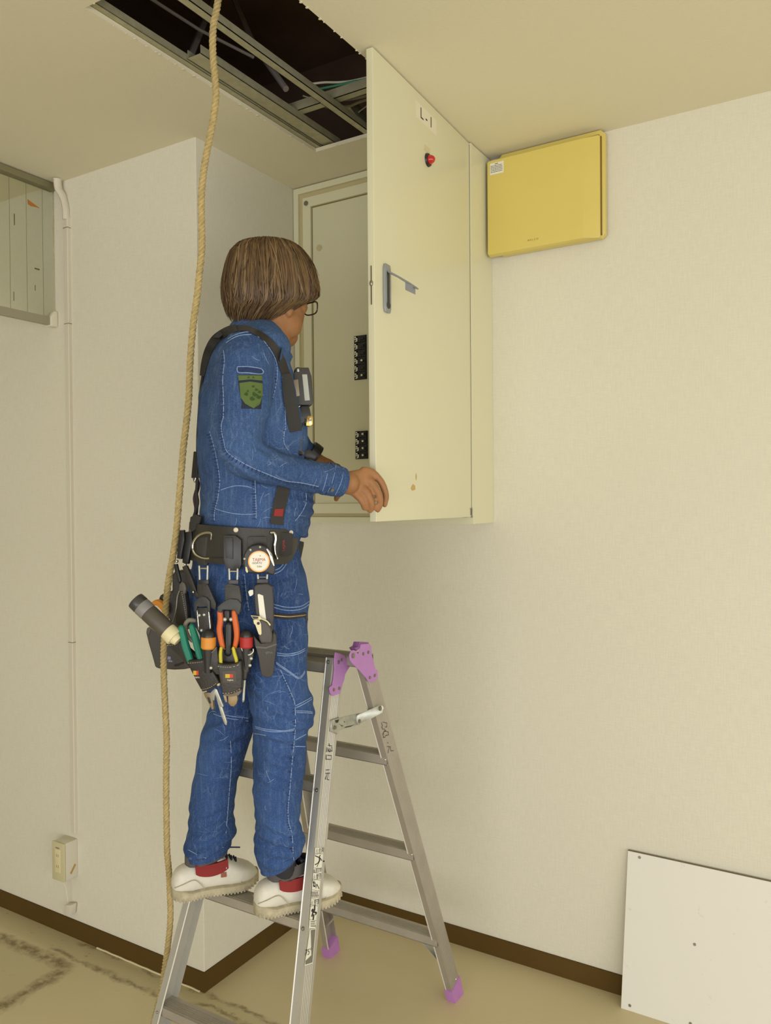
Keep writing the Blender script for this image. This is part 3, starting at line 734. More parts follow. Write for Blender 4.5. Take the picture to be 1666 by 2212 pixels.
Z5p = lambda x, y: (620+x*.17627, 1360+y*.17627)
for sd in (0, 1):
    bracket(fb, 'fr', .0012, [(Z5p(574, 738), .0045), (Z5p(640, 720), .0045), (Z5p(632, 398), .005), (Z5p(668, 372), .0042)], sd)
    bracket(bb, 'br', .008, [(Z5p(810, 320), .007), (Z5p(935, 297), .0045), (Z5p(997, 278), .0045), (Z5p(1015, 588), .0045), (Z5p(1075, 562), .0045)], sd)
# turned-over top lip of the rear bracket, inner-face shade put into a darker lilac
o, n = webplane('br'); lp = [hitp(*Z5p(x, y), o+n*.009, n) for x, y in ((840, 222), (895, 150), (1000, 152), (1000, 172), (895, 188))]
build('bracket_lip', MB().prism([hitp(*Z5p(x, y), o+n*.0078, n) for x, y in ((893, 152), (1000, 156), (1008, 178), (905, 192), (885, 240), (858, 262), (835, 226), (878, 206))], n*-.020, .001), mat('lilac_inner_shade', srgb(140, 90, 148), .55), lad)
# folding spreader on both sides
ob, nb2 = webplane('br')
def Wb(px, py, off=.0013): return hitp(px, py, ob+nb2*off, nb2)
def spreader(side):
    o, n = webplane('fr'); oo = o+n*.004
    f = lambda x, y, off=0: hitp(*Z5p(x, y), oo+n*off, n)
    g = (lambda p: V((railpt('fl', p.z).x+railpt('fr', p.z).x-p.x, p.y, p.z))) if side else (lambda p: p)
    nn = V((-n.x, n.y, n.z)) if side else n
    a = [g(f(x, y)) for x, y in ((560, 1100), (845, 1030), (905, 1022), (925, 1060), (880, 1160), (855, 1168), (640, 1232), (560, 1200))]
    s1 = build('spreader_link', MB().prism(a, nn*.0025, .0006, 1), M['zinc'], lad)
    pa, pb_ = f(850, 1100, .003), Wb(*Z5p(1145, 965), .016); n2 = (pb_-pa).cross(UP).normalized(); n2 = n2 if n2.x > 0 else -n2
    f2 = lambda x, y, off=0: hitp(*Z5p(x, y), pa+n2*off, n2)
    b = [g(f2(x, y)) for x, y in ((855, 1050), (875, 1035), (1130, 925), (1165, 930), (1180, 960), (1160, 1020), (1125, 1040), (890, 1165), (862, 1165), (848, 1130), (846, 1080))]
    s2 = build('spreader_link', MB().prism(b, nn*.0025, .0008, 1), M['zinc'], lad)
    for x, y, r, pr, of in ((884, 1120, .0045, s2, .006), (1140, 965, .0068, s2, .006), (588, 1200, .005, s1, .003)):
        c = g(f(x, y, of) if pr is s1 else f2(x, y, .0025)); k = MB().tube([c, c+nn*.003], r, 14); k.tube([c+nn*.003, c+nn*.004], r*.6, 12); build('rivet', k, M['rivet'], pr)
    c = [g(f(x, y, -.003)) for x, y in ((525, 1110), (560, 1100), (620, 1110), (635, 1230), (600, 1280), (565, 1262), (520, 1245))]
    build('spreader_mount', MB().prism(c, nn*.005, .001, 1), M['zinc'], lad)
    if not side:
        k = MB()
        for pts in (((590, 1110), (640, 1100), (625, 1140), (600, 1145)), ((640, 1150), (660, 1170), (700, 1180), (670, 1185), (650, 1165)), ((700, 1120), (712, 1130), (700, 1140)), ((700, 1205), (780, 1190), (830, 1160), (790, 1175), (720, 1190))):
            k.prism([f(x, y, .0026) for x, y in pts], n*.0004)
        build('scuff', k, M['black'], s1, smooth=False)
spreader(0); spreader(1)
# rivets on the rails
for nm, L in (('fr', ((709, 1430, 'f'), (684, 1707, 'f'), (654, 2006, 'f'))), ):
    for x, y, _ in L:
        c = hitp(x+1, y, FP-V((0, .0005, 0)), FN); k = MB().tube([c, c-FN.normalized()*.002], .0048, 12); k.ball(c-FN.normalized()*.002, .003, seg=8, rn=6)
        build('rivet', k, M['rivet'], rails['fro'])
for x, y in ((833, 1641), (890, 1846), (942, 2037), (985, 2115)):
    c = hitp(x, y, BP-V((0, .001, 0)), BN); build('rivet', MB().ball(c, .0035, seg=8, rn=6), M['chrome'], rails['bro'])
for nm, zz in (('fl', (.25, .56, .87)),):
    for z in zz: build('rivet', MB().ball(railpt(nm, z, .010, -.0005), .0035, seg=8, rn=6), M['rivet'], rails['flo'])
# labels on the right front rail
o, n = webplane('fr'); ax = rails['fr'][2]; wv = rails['fr'][4]
def W(px, py, off=.0016): return hitp(px, py, o+n*off, n)
stk = Z = None
def sticker(a, b, c, d, m=M['sticker']):
    return MB().prism([W(*a), W(*b), W(*c), W(*d)], n*.0003)
zz6 = lambda x, y: (350+x*.27011, 1750+y*.27011)
S1 = [zz6(1226, 300), zz6(1292, 300), zz6(1225, 945), zz6(1175, 945)]
lb = build('warning_label', sticker(*S1), M['sticker'], lad, smooth=False)
S2 = [zz6(1184, 955), zz6(1232, 945), zz6(1206, 1225), zz6(1140, 1245)]
lb2 = build('angle_label', sticker(*S2), M['sticker'], lad, smooth=False)
k = MB(); k.prism([W(*zz6(1190, 960), .0020), W(*zz6(1228, 952), .0020), W(*zz6(1203, 1218), .0020), W(*zz6(1146, 1236), .0020), W(*zz6(1148, 1205), .0020), W(*zz6(1195, 1160), .0020)], n*.0002)
build('angle_diagram', k, mat('grey_print', srgb(120, 118, 106), .6), lb2, smooth=False)
build('angle_text', text_mesh('75\u00b0', .019, W(*zz6(1172, 1136), .0021), wv, ax, lift=0), M['ink'], lb2, smooth=False)
for (x, y), tx_ in (((1260, 328), '\u26a0\u5371\u967a'), ((1240, 537), '\u26a0\u8b66\u544a'), ((1222, 742), '\u26a0\u8b66\u544a'), ((1245, 484), '\u8ee2\u843d\u6ce8\u610f')):
    n_ = len(tx_); build('warning_text', text_mesh(tx_, .042/n_*1.0, W(*zz6(x, y), .0020), wv, ax, lift=0, sx=.86), M['ink'], lb, smooth=False)
random.seed(11)
k = MB()
def strokes(mb, x0, y0, x1, y1, rows):
    # dense tiny print, as blocks
    for r in range(rows):
        y = y0+(y1-y0)*(r+.5)/rows; x = x0
        while x < x1-4:
            w_ = random.uniform(3, 9); mb.prism([W(*zz6(x, y-4), .0019), W(*zz6(min(x+w_, x1), y-4), .0019), W(*zz6(min(x+w_, x1)-.6, y+4), .0019), W(*zz6(x-.6, y+4), .0019)], n*.0002); x += w_+2.5
strokes(k, 1197, 650, 1252, 700, 4); strokes(k, 1190, 885, 1228, 935, 3)
build('fine_print', k, M['ink'], lb, smooth=False)
def line(mb, pts, wd, f=W, off=.0021, nrm=None):
    nn = nrm or n
    P3 = [f(*p, off) for p in pts]
    for a, b in zip(P3[:-1], P3[1:]):
        d = b-a
        if d.length < 1e-6: continue
        s_ = d.cross(nn).normalized(); mb.obox((a+b)/2, d/2+d.normalized()*wd*.3, s_*wd/2, nn*.00012)
k = MB()   # falling man, ladder man, hanging man pictograms
q = lambda L: [zz6(x, y) for x, y in L]
for L, wd in (([(1226, 365), (1240, 372), (1258, 378)], .0022), ([(1258, 374), (1262, 400), (1252, 420)], .005), ([(1252, 420), (1238, 430), (1224, 436)], .0024), ([(1254, 420), (1246, 440), (1240, 452)], .0024), ([(1262, 380), (1272, 392), (1280, 404)], .0022),
              ([(1210, 575), (1216, 590), (1212, 606), (1226, 610)], .0034), ([(1222, 576), (1230, 598), (1226, 612)], .002), ([(1238, 594), (1232, 624)], .0022), ([(1240, 594), (1256, 628)], .0022),
              ([(1222, 766), (1221, 800)], .006), ([(1200, 800), (1210, 812), (1200, 846)], .006), ([(1212, 812), (1236, 822), (1228, 836)], .004), ([(1214, 840), (1210, 872)], .006)):
    line(k, q(L), wd)
for x, y, r in ((1262, 364, .0022), (1214, 576, .002), (1204, 802, .004)): k.tube([W(*zz6(x, y), .0020), W(*zz6(x, y), .0022)], r, 10)
build('pictogram', k, M['ink'], lb, smooth=False)
k = MB()
for L in ([(1228, 347), (1288, 350)], [(1218, 462), (1276, 468)], [(1214, 500), (1272, 506)], [(1208, 552), (1268, 560)], [(1202, 638), (1258, 646)], [(1196, 706), (1252, 716)], [(1192, 758), (1246, 766)], [(1182, 876), (1234, 884)]): line(k, q(L), .0007)
build('label_rule', k, M['ink'], lb, smooth=False)
# handwritten marks
zs = lambda x, y: (500+x*.2401, 1370+y*.2401)
k = MB()
for L in ([(870, 1000), (905, 1005)], [(880, 985), (885, 1010)], [(860, 1020), (858, 1060)], [(872, 1025), (874, 1055), (905, 1050)], [(885, 1030), (895, 1045), (884, 1060), (878, 1042)], [(905, 1015), (908, 1055)], [(855, 1085), (852, 1125), (895, 1127)], [(868, 1090), (900, 1092), (898, 1125)],
          [(852, 1222), (882, 1220)], [(848, 1252), (888, 1250)], [(862, 1256), (846, 1306)], [(872, 1256), (864, 1308), (880, 1310)]): line(k, [zs(*p) for p in L], .0016, off=.0013)
build('marker_writing', k, M['ink'], lad, smooth=False)
k = MB()
for L in ([(1350, 795), (1362, 830)], [(1362, 790), (1400, 800), (1398, 835), (1385, 835)], [(1352, 830), (1366, 860)], [(1375, 850), (1390, 870), (1372, 880), (1362, 905)], [(1378, 870), (1412, 880), (1415, 905), (1385, 915)], [(1370, 885), (1368, 930), (1385, 925)],
          [(1405, 980), (1412, 975)], [(1402, 1010), (1435, 1015)], [(1420, 1020), (1412, 1060), (1410, 1070)], [(1430, 1020), (1438, 1050), (1460, 1048)]): line(k, [zs(*p) for p in L], .0014, f=Wb, off=.0013, nrm=nb2)
build('marker_writing', k, M['ink'], lad, smooth=False)

# ================================================================ ROPE
rp = [(478, -60), (470, 10), (461, 60), (460, 110), (464, 160), (467, 205), (462, 250), (455, 290), (445, 340), (438, 390), (435, 440), (436, 490), (436, 540), (431, 590), (426, 640), (419, 690), (414, 740), (410, 800), (408, 860), (403, 910), (396, 970), (391, 1030), (386, 1090), (381, 1150), (374, 1200), (365, 1250), (359, 1300), (357, 1350), (354, 1400), (354, 1460), (357, 1530), (360, 1600), (359, 1660), (359, 1720), (360, 1790), (361, 1840), (365, 1885), (367, 1930), (368, 1985), (363, 2040), (356, 2090), (350, 2130), (340, 2175), (328, 2225), (318, 2290)]
def rdep(y): 
    return 1.90+.12*min(max(y/1000, 0), 1)+.0*max(y-1000, 0)+(max(y-1300, 0)/900)*.22
ctr = [P(x, y, rdep(y)) for x, y in rp]
ctr = [V(p) for p in bez([tuple(c) for c in ctr], 26)]
top = ctr[0]; ctr = [top+V((.0, .0, .30))*(1-i/20)+V((.0,.0,0)) for i in range(20)]+ctr
end = ctr[-1]; ctr += [end.lerp(V((end.x-.03, end.y-.03, .012)), i/12) for i in range(1, 13)]
def strand(ph, R, r, pitch):
    pts = []; L = 0; prev = ctr[0]; a = V((1, 0, 0))
    for i, c in enumerate(ctr):
        L += (c-prev).length; prev = c
        t = (ctr[min(i+1, len(ctr)-1)]-ctr[max(i-1, 0)]).normalized(); a = (a-t*a.dot(t)).normalized(); b = t.cross(a); q = 2*math.pi*L/pitch+ph
        pts.append(c+a*R*math.cos(q)+b*R*math.sin(q))
    return pts
# resample centre line finely
fine = [ctr[0]]
for a_, b_ in zip(ctr[:-1], ctr[1:]):
    m_ = max(1, int((b_-a_).length/.0035))
    fine += [a_.lerp(b_, (i+1)/m_) for i in range(m_)]
ctr = fine
k = MB()
for i in range(3): k.tube(strand(i*2.0944, .0044, .0045, .030), .0046, 6)
tag(build('rope', k, M['rope']), 'tan twisted rope hanging from the ceiling hatch down to the floor', 'rope')

# ================================================================ PERSON
FAC = (RH*.9+FH*.436).normalized()      # direction the body faces
LAT = (RH*.436-FH*.9).normalized()      # towards his right side
def ring(l, r, dc, lat, n=40, sq=2.25, turn=True):
    """body cross-section: silhouette from l to r (pixels) at depth dc, half width lat across the body"""
    a0, a1 = P(*l, dc), P(*r, dc); c = (a0+a1)/2; h = (a1-a0)/2; a = h.length; tilt = h.normalized()
    kx = .436 if turn else 0
    m = math.sqrt(max(a*a-(kx*lat)**2, (a*.45)**2))/(.9 if turn else 1)
    u = FAC if turn else RH; v = LAT if turn else -FH
    slope = tilt.z/max(tilt.dot(RH), .2)
    out = []
    for k_ in range(n):
        q = 2*math.pi*k_/n; cx, cy = math.cos(q), math.sin(q)
        e = 2/sq; x = abs(cx)**e*(1 if cx >= 0 else -1); y = abs(cy)**e*(1 if cy >= 0 else -1)
        p = u*(m*x)+v*(lat*y); out.append(c+p+UP*(slope*p.dot(RH)))
    # rescale sideways so that the outline has the measured width in perspective
    for _ in range(3):
        xs_ = [proj(p)[0] for p in out]; lo, hi = min(xs_), max(xs_); s_ = (r[0]-l[0])/(hi-lo)
        sh = ((l[0]+r[0])/2-(lo+hi)/2)*dc/FPX
        cm_ = sum((p.dot(RH) for p in out))/len(out)
        out = [p+RH*((p.dot(RH)-cm_)*(s_-1)+sh) for p in out]
    return out
def grow(L, g): return [((a[0]-g, a[1]), (b[0]+g, b[1]), d, w_+g*.0008) for a, b, d, w_ in L]
def rows(L, **k): return MB().loft([ring(r_[0], r_[1], r_[2], r_[3], **k) for r_ in L])

# ---- jacket
torso = [((512, 704), (585, 706), 2.06, .080), ((488, 718), (603, 724), 2.06, .13), ((467, 738), (616, 744), 2.06, .170), ((454, 762), (622, 768), 2.06, .184), ((444, 800), (626, 802), 2.06, .182),
         ((438, 850), (640, 850), 2.06, .175), ((434, 900), (655, 900), 2.06, .170), ((431, 950), (661, 950), 2.06, .165), ((432, 1000), (656, 1000), 2.06, .160), ((437, 1040), (664, 1040), 2.06, .158), ((439, 1070), (671, 1070), 2.06, .16),
         ((437, 1100), (671, 1100), 2.06, .162), ((436, 1130), (664, 1135), 2.06, .165), ((440, 1150), (660, 1160), 2.06, .16)]
jk = rows(grow(torso, 5))
slv = [(536, 752, 1.945, .058), (534, 780, 1.90, .0625), (533, 815, 1.885, .0625), (530, 860, 1.875, .059), (524, 905, 1.87, .0555), (519, 945, 1.87, .0535), (523, 975, 1.875, .0515), (550, 996, 1.885, .0480), (590, 1010, 1.905, .0445), (640, 1021, 1.94, .0410), (690, 1031, 1.98, .0385), (722, 1037, 2.005, .0375)]
def pxm(L): return [P(x, y, d) for x, y, d, r in L], [r for x, y, d, r in L]
pts = bez(slv, 4); jk.cap_tube([P(*q[:3]) for q in pts], [q[3] for q in pts], 24)
slf = [(560, 760, 2.20, .055), (585, 800, 2.24, .058), (605, 870, 2.27, .055), (615, 930, 2.29, .052), (640, 965, 2.31, .045), (662, 982, 2.33, .036)]
pts = bez(slf, 4); jk.cap_tube([P(*q[:3]) for q in pts], [q[3] for q in pts], 20)
def fbm(p, s, seed=0): return noise.noise(V((p.x*s+seed, p.y*s-seed, p.z*s+seed*.5)))
def wrinkle_j(p, nrm):
    d = .0045*noise.noise(p*9)+.0032*noise.noise(V((p.x*14, p.y*14, p.z*30)))
    # elbow bunching
    for c, rad, amp, fr in JW:
        q = (p-c).length
        if q < rad: d += amp*(1-q/rad)*math.sin((p-c).dot(fr[0])*fr[1]+3*noise.noise(p*12))
    return d
JW = [(P(525, 965, 1.86), .11, .0045, ((RH*.6+UP*.8).normalized(), 260)), (P(690, 1035, 1.98), .07, .003, (RH, 300)), (P(650, 1110, 2.0), .12, .004, ((RH*.3+UP*.95).normalized(), 230)),
      (P(590, 790, 1.93), .09, .0035, ((RH*.9+UP*.4).normalized(), 220)), (P(470, 1080, 2.0), .12, .003, (UP, 170)), (P(560, 900, 1.86), .08, .003, ((RH*.4+UP*.9).normalized(), 240))]
jme = fused(jk, .0052, 3, .5, wrinkle_j)
# ---- jeans
pel = [((438, 1130), (655, 1138), 2.06, .158), ((428, 1175), (640, 1180), 2.06, .160), ((418, 1215), (647, 1213), 2.06, .168), ((410, 1255), (660, 1255), 2.06, .172), ((408, 1300), (667, 1295), 2.06, .172), ((418, 1340), (664, 1335), 2.055, .168), ((440, 1385), (655, 1380), 2.05, .155), ((470, 1430), (630, 1425), 2.05, .125), ((490, 1462), (600, 1460), 2.05, .08)]
near = [((495, 1290), (664, 1285), 2.0, .088), ((507, 1340), (664, 1335), 1.985, .086), ((515, 1400), (661, 1398), 1.97, .086), ((526, 1455), (659, 1452), 1.965, .084), ((536, 1490), (665, 1484), 1.96, .082), ((543, 1520), (675, 1510), 1.96, .080), ((549, 1548), (679, 1540), 1.96, .077), ((552, 1572), (673, 1566), 1.965, .073),
        ((551, 1588), (662, 1582), 1.97, .070), ((549, 1630), (660, 1626), 1.975, .067), ((549, 1682), (653, 1680), 1.98, .063), ((552, 1730), (649, 1728), 1.985, .060), ((555, 1765), (646, 1760), 1.99, .060), ((557, 1795), (650, 1790), 2.0, .061), ((553, 1820), (658, 1808), 2.01, .064), ((553, 1838), (657, 1824), 2.01, .064), ((558, 1856), (650, 1834), 2.012, .062), ((561, 1870), (644, 1844), 2.015, .060)]
far = [((424, 1290), (560, 1300), 2.11, .092), ((434, 1390), (556, 1400), 2.11, .088), ((448, 1480), (553, 1480), 2.11, .084), ((457, 1530), (551, 1540), 2.11, .080), ((449, 1555), (550, 1568), 2.11, .076), ((437, 1592), (540, 1590), 2.115, .072), ((428, 1640), (524, 1640), 2.12, .068), ((421, 1690), (511, 1690), 2.13, .062), ((414, 1735), (505, 1735), 2.135, .060),
       ((411, 1770), (502, 1768), 2.14, .060), ((409, 1792), (507, 1785), 2.14, .061), ((404, 1815), (507, 1800), 2.14, .064), ((400, 1830), (500, 1815), 2.13, .064), ((403, 1844), (496, 1828), 2.13, .061)]
jn = rows(grow(pel, 4)); jn.merge(rows(grow(near, 3))); jn.merge(rows(grow(far, 3)))
KW = [(P(615, 1575, 1.90), .13, .0050, ((UP*.97+RH*.25).normalized(), 200)), (P(600, 1830, 1.93), .12, .0055, ((UP*.95+RH*.3).normalized(), 190)), (P(455, 1810, 2.08), .12, .0055, ((UP*.95-RH*.3).normalized(), 190)), (P(490, 1570, 2.05), .12, .0045, ((UP*.9-RH*.4).normalized(), 190)),
      (P(560, 1470, 1.9), .10, .0035, ((UP*.7+RH*.7).normalized(), 170)), (P(610, 1270, 1.92), .12, .0035, ((UP*.8-RH*.5).normalized(), 180)), (P(600, 1700, 1.93), .13, .0022, ((UP*.9+RH*.4).normalized(), 220))]
def wrinkle_p(p, nrm):
    d = .0045*noise.noise(p*8)+.0034*noise.noise(V((p.x*13, p.y*13, p.z*28)))
    for c, rad, amp, fr in KW:
        q = (p-c).length
        if q < rad: d += amp*(1-q/rad)*math.sin((p-c).dot(fr[0])*fr[1]+3*noise.noise(p*11))
    return d
pme = fused(jn, .0052, 3, .5, wrinkle_p)
TJ, TP_ = bvh(jme), bvh(pme)
def cast(px, py, trees=(), dflt=1.9, lift=0):
    d = (P(px, py, 1)-CAM).normalized(); best = None
    for t_ in trees:
        h_ = t_.ray_cast(CAM, d)
        if h_[0] is not None and (best is None or h_[3] < best[3]): best = h_
    if best is None: return P(px, py, dflt), -FF
    return best[0]+best[1]*lift, best[1]

# ---- body (one continuous surface: head, neck, torso, arms, hands, legs)
HD = 2.07
hf = (RH*math.cos(math.radians(50))+FH*math.sin(math.radians(50))).normalized(); hl = UP.cross(hf).normalized()   # head forward / left
hu = (UP+hf*.05).normalized()
HC = P(584, 640, HD)
def HP(x, y, z): return HC+hf*x+hl*y+hu*z
bd = MB(); ax_ = (hf, hl, hu)
bd.ball(HP(-.012, 0, .022), .098, .078, .092, ax_, 28, 18)
bd.ball(HP(.035, 0, -.035), .066, .063, .088, ax_, 24, 16)
bd.ball(HP(.052, 0, -.098), .038, .036, .030, ax_, 18, 12)
for s_ in (-1, 1):
    bd.ball(HP(.028, s_*.046, -.070), .042, .020, .042, ax_, 16, 10)     # jaw corner
    bd.ball(HP(.066, s_*.038, -.022), .026, .022, .022, ax_, 14, 10)     # cheekbone
    bd.ball(HP(.082, s_*.028, .018), .016, .022, .008, ax_, 12, 8)       # brow
    bd.ball(HP(.003, s_*.069, -.040), .014, .011, .025, ax_, 14, 10)    # ear
    bd.ball(HP(.094, s_*.010, -.038), .009, .008, .007, ax_, 10, 8)      # nostril wing
bd.tube([HP(.088, 0, .012), HP(.100, 0, -.012), HP(.110, 0, -.034)], [.008, .010, .012], 12)
bd.ball(HP(.109, 0, -.036), .011, .011, .009, ax_, 12, 8)
bd.ball(HP(.088, 0, -.063), .014, .024, .006, ax_, 12, 8); bd.ball(HP(.086, 0, -.073), .013, .020, .007, ax_, 12, 8)
nk = [(594, 640, 2.075, .058), (588, 690, 2.07, .060), (578, 722, 2.065, .060), (562, 762, 2.06, .056)]
bd.cap_tube([P(*q[:3]) for q in nk], [q[3] for q in nk], 22)
tb = [((480, 750), (610, 750), 2.06, .15), ((462, 820), (605, 820), 2.06, .15), ((455, 950), (630, 950), 2.06, .135), ((460, 1080), (630, 1080), 2.06, .13), ((450, 1180), (620, 1180), 2.06, .14), ((440, 1260), (630, 1260), 2.06, .15), ((445, 1360), (630, 1360), 2.06, .145)]
bd.merge(rows(tb, n=28))
for L in ([(536, 762, 1.95, .045), (532, 830, 1.885, .044), (524, 930, 1.872, .040), (530, 975, 1.88, .038), (600, 1012, 1.912, .034), (690, 1031, 1.98, .029), (738, 1041, 2.018, .0285), (752, 1043, 2.028, .030)],
          [(575, 780, 2.22, .045), (605, 870, 2.27, .044), (616, 930, 2.29, .040), (640, 965, 2.31, .034), (668, 988, 2.335, .027), (684, 998, 2.345, .027)],
          [(585, 1330, 1.99, .070), (600, 1450, 1.975, .064), (612, 1560, 1.97, .052), (604, 1650, 1.985, .048), (600, 1760, 1.995, .040), (604, 1850, 2.03, .031), (proj(V((.604, -.988, .645)))+(.026,))],
          [(500, 1330, 2.10, .070), (505, 1450, 2.11, .062), (506, 1545, 2.12, .040), (476, 1660, 2.13, .042), (458, 1760, 2.145, .036), (452, 1835, 2.145, .031), (proj(V((.362, -1.036, .645)))+(.026,))]):
    pts = bez(L, 4); bd.cap_tube([P(*q[:3]) for q in pts], [q[3] for q in pts], 20)
# right hand: palm slab and five fingers closing on the door edge
def chainp(L, seg=12):
    pts = bez(L, 3); bd.cap_tube([P(*q[:3]) for q in pts], [q[3] for q in pts], seg)
palm_c = [(752, 1043, 2.028), (775, 1042, 2.045), (790, 1040, 2.055)]
pr = []
for (x, y, d, hh, tt) in ((748, 1042, 2.026, .029, .020), (762, 1043, 2.036, .033, .017), (780, 1042, 2.048, .037, .0155), (793, 1041, 2.056, .036, .0145), (801, 1042, 2.061, .030, .012)):
    c = P(x, y, d); fw = (RH*.86+FH*.5).normalized(); th_ = (FH*.86-RH*.5).normalized(); uu = (UP*.98+RH*.17).normalized()
    pr.append([c+uu*hh*math.cos(q)+th_*tt*math.sin(q) for q in (2*math.pi*i/20 for i in range(20))])
bd.loft(pr)
chainp([(786, 1018, 2.052, .0125), (802, 1021, 2.060, .0115), (818, 1034, 2.066, .0100), (829, 1053, 2.068, .0094), (834, 1072, 2.070, .0085), (831, 1090, 2.072, .0076)])
chainp([(784, 1034, 2.050, .0130), (799, 1040, 2.048, .0120), (812, 1055, 2.046, .0105), (820, 1073, 2.048, .0098), (821, 1090, 2.052, .0086), (816, 1101, 2.056, .0078)])
chainp([(778, 1052, 2.044, .0125), (790, 1062, 2.038, .0115), (799, 1077, 2.038, .0100), (803, 1091, 2.042, .0092), (800, 1103, 2.050, .0078)])
chainp([(768, 1066, 2.040, .0110), (778, 1076, 2.036, .0100), (785, 1088, 2.038, .0088), (788, 1098, 2.046, .0074)])
chainp([(760, 1032, 2.050, .0150), (772, 1040, 2.078, .0125), (788, 1052, 2.110, .0105), (806, 1064, 2.140, .0092), (818, 1070, 2.148, .0080)])
# left hand behind the forearm
pl2 = []
for (x, y, d, hh, tt) in ((684, 998, 2.345, .026, .018), (700, 1010, 2.355, .032, .015), (716, 1024, 2.36, .034, .014), (724, 1032, 2.36, .028, .012)):
    c = P(x, y, d); pl2.append([c+(UP*.75+RH*.65)*hh*math.cos(q)+FH*tt*math.sin(q) for q in (2*math.pi*i/18 for i in range(18))])
bd.loft(pl2)
for dx, dy, ln in ((12, -14, 1), (6, -4, 1.1), (-4, 6, 1.0), (-12, 14, .8)):
    chainp([(716+dx, 1022+dy, 2.36, .0105), (728+dx, 1034+dy, 2.365, .0098), (738+dx*.8, 1050+dy, 2.37, .0088), (736+dx*.8, 1064+dy, 2.362, .0078)])
chainp([(694, 1012, 2.34, .0125), (702, 1030, 2.325, .0105), (712, 1046, 2.32, .009)])
bme = fused(bd, .0034, 3, .5, lambda p, n_: .0004*noise.noise(p*60))
person = link('person', bme, None, M['skin'])
tag(person, 'person in blue denim work clothes and tool belt standing on the ladder at the cabinet', 'person')
jacket = link('jacket', jme, person, M['jacket']); jeans = link('jeans', pme, person, M['jeans'])
tag(jacket, 'blue faded denim jacket'); tag(jeans, 'blue faded denim trousers')

# ---- collar, cuff, hems (open bands with thickness)
def bandring(r0, r1, th, m, name, par, mid=None, n=40, turn=True, sq=2.1):
    A0 = ring(*r0, n=n, turn=turn, sq=sq); A1 = ring(*r1, n=n, turn=turn, sq=sq); c0 = sum(A0, V((0,0,0)))/n; c1 = sum(A1, V((0,0,0)))/n
    ins = lambda A, c: [p+(c-p).normalized()*th for p in A]
    rr_ = [A0]
    if mid: rr_.append(ring(*mid, n=n, turn=turn, sq=sq))
    rr_ += [A1, ins(A1, c1)]
    if mid: Am = ring(*mid, n=n, turn=turn, sq=sq); rr_.append(ins(Am, sum(Am, V((0,0,0)))/n))
    rr_.append(ins(A0, c0))
    return build(name, MB().loft(rr_, closed=True), m, par, angle=60)
bandring(((490, 722), (632, 768), 2.06, .098), ((508, 689), (606, 728), 2.06, .078), .007, M['jacket'], 'collar', jacket, mid=((496, 705), (622, 748), 2.06, .088))
# collar tip
k = MB().prism([cast(612, 752, [TJ], 2.0)[0]-FF*.012, P(633, 770, 2.0), P(624, 790, 2.0), P(618, 802, 1.99), cast(606, 780, [TJ], 1.98)[0]-FF*.012], -FF*.006, .002)
build('collar_tip', k, M['jacket'], jacket)
def cuff(c0, c1, r0, r1, th, name, par, m):
    c0, c1 = V(c0), V(c1); t_ = (c1-c0).normalized(); a = t_.cross(UP).normalized(); b = t_.cross(a); n = 32; R_ = []
    for c, r in ((c0, r0), (c0.lerp(c1, .5), (r0+r1)/2+.0008), (c1, r1), (c1, r1-th), (c0.lerp(c1, .5), (r0+r1)/2-th), (c0, r0-th)):
        R_.append([c+a*math.cos(q)*r*.95+b*math.sin(q)*r*1.03 for q in (2*math.pi*i/n for i in range(n))])
    return build(name, MB().loft(R_, closed=True), m, par, angle=50)
cf = cuff(P(706, 1034, 1.992), P(739, 1042, 2.018), .0405, .0365, .004, 'cuff', jacket, M['jacket'])
cuff(P(652, 977, 2.322), P(668, 988, 2.335), .0395, .036, .004, 'cuff', jacket, M['jacket'])
bandring(((560, 1856), (650, 1832), 2.01, .062), ((563, 1884), (640, 1852), 2.015, .060), .005, M['jeans'], 'hem', jeans)
bandring(((401, 1834), (499, 1818), 2.13, .064), ((405, 1855), (493, 1836), 2.13, .061), .005, M['jeans'], 'hem', jeans)

# ---- seams and stitching laid on the cloth
def on(trees, L, lift=.0008, n=5, dflt=1.95):
    runs = [[]]
    for x, y in bez(L, n):
        q = cast(x, y, trees, -1, lift)[0]
        if (q-CAM).dot(FF) < .5: continue
        if runs[-1] and (q-runs[-1][-1]).length > .045: runs.append([])
        runs[-1].append(q)
    out = max(runs, key=len)
    return out if len(out) > 3 else [P(L[0][0]+i, L[0][1], 2.06) for i in range(4)]
def smooth_pts(p, it=2):
    for _ in range(it): p = [p[0]]+[(p[i-1]+p[i]*2+p[i+1])/4 for i in range(1, len(p)-1)]+[p[-1]]
    return p
def seam(L, trees, par, r=.0012, m='stitch', ladder=False, name='seam', off=0):
    pts = smooth_pts(on(trees, L))
    k = MB(); k.tube(pts, r, 6)
    if ladder:
        # puckered light threads crossing the seam
        random.seed(int(abs(L[0][0]*7+L[0][1])))
        k2 = MB(); tot = 0; last = pts[0]
        for i in range(1, len(pts)):
            seg = (pts[i]-last).length
            if seg > .0055:
                last = pts[i]; q = (pts[i]-pts[i-1]).normalized(); s_ = q.cross(-FF).normalized(); w_ = random.uniform(.003, .0055)
                k2.obox(pts[i]+s_*(ladder*.004)-FF*.0003, s_*w_, q*random.uniform(.0008, .0014), FF*.0009)
        if k2.v: build(name, k2, M['seamdark'], par, smooth=False)
    return build(name, k, M[m], par)
z2 = lambda x, y: (400+x*.27011, 480+y*.27011)
z3 = lambda x, y: (400+x*.28812, 880+y*.28812)
J = [TJ]
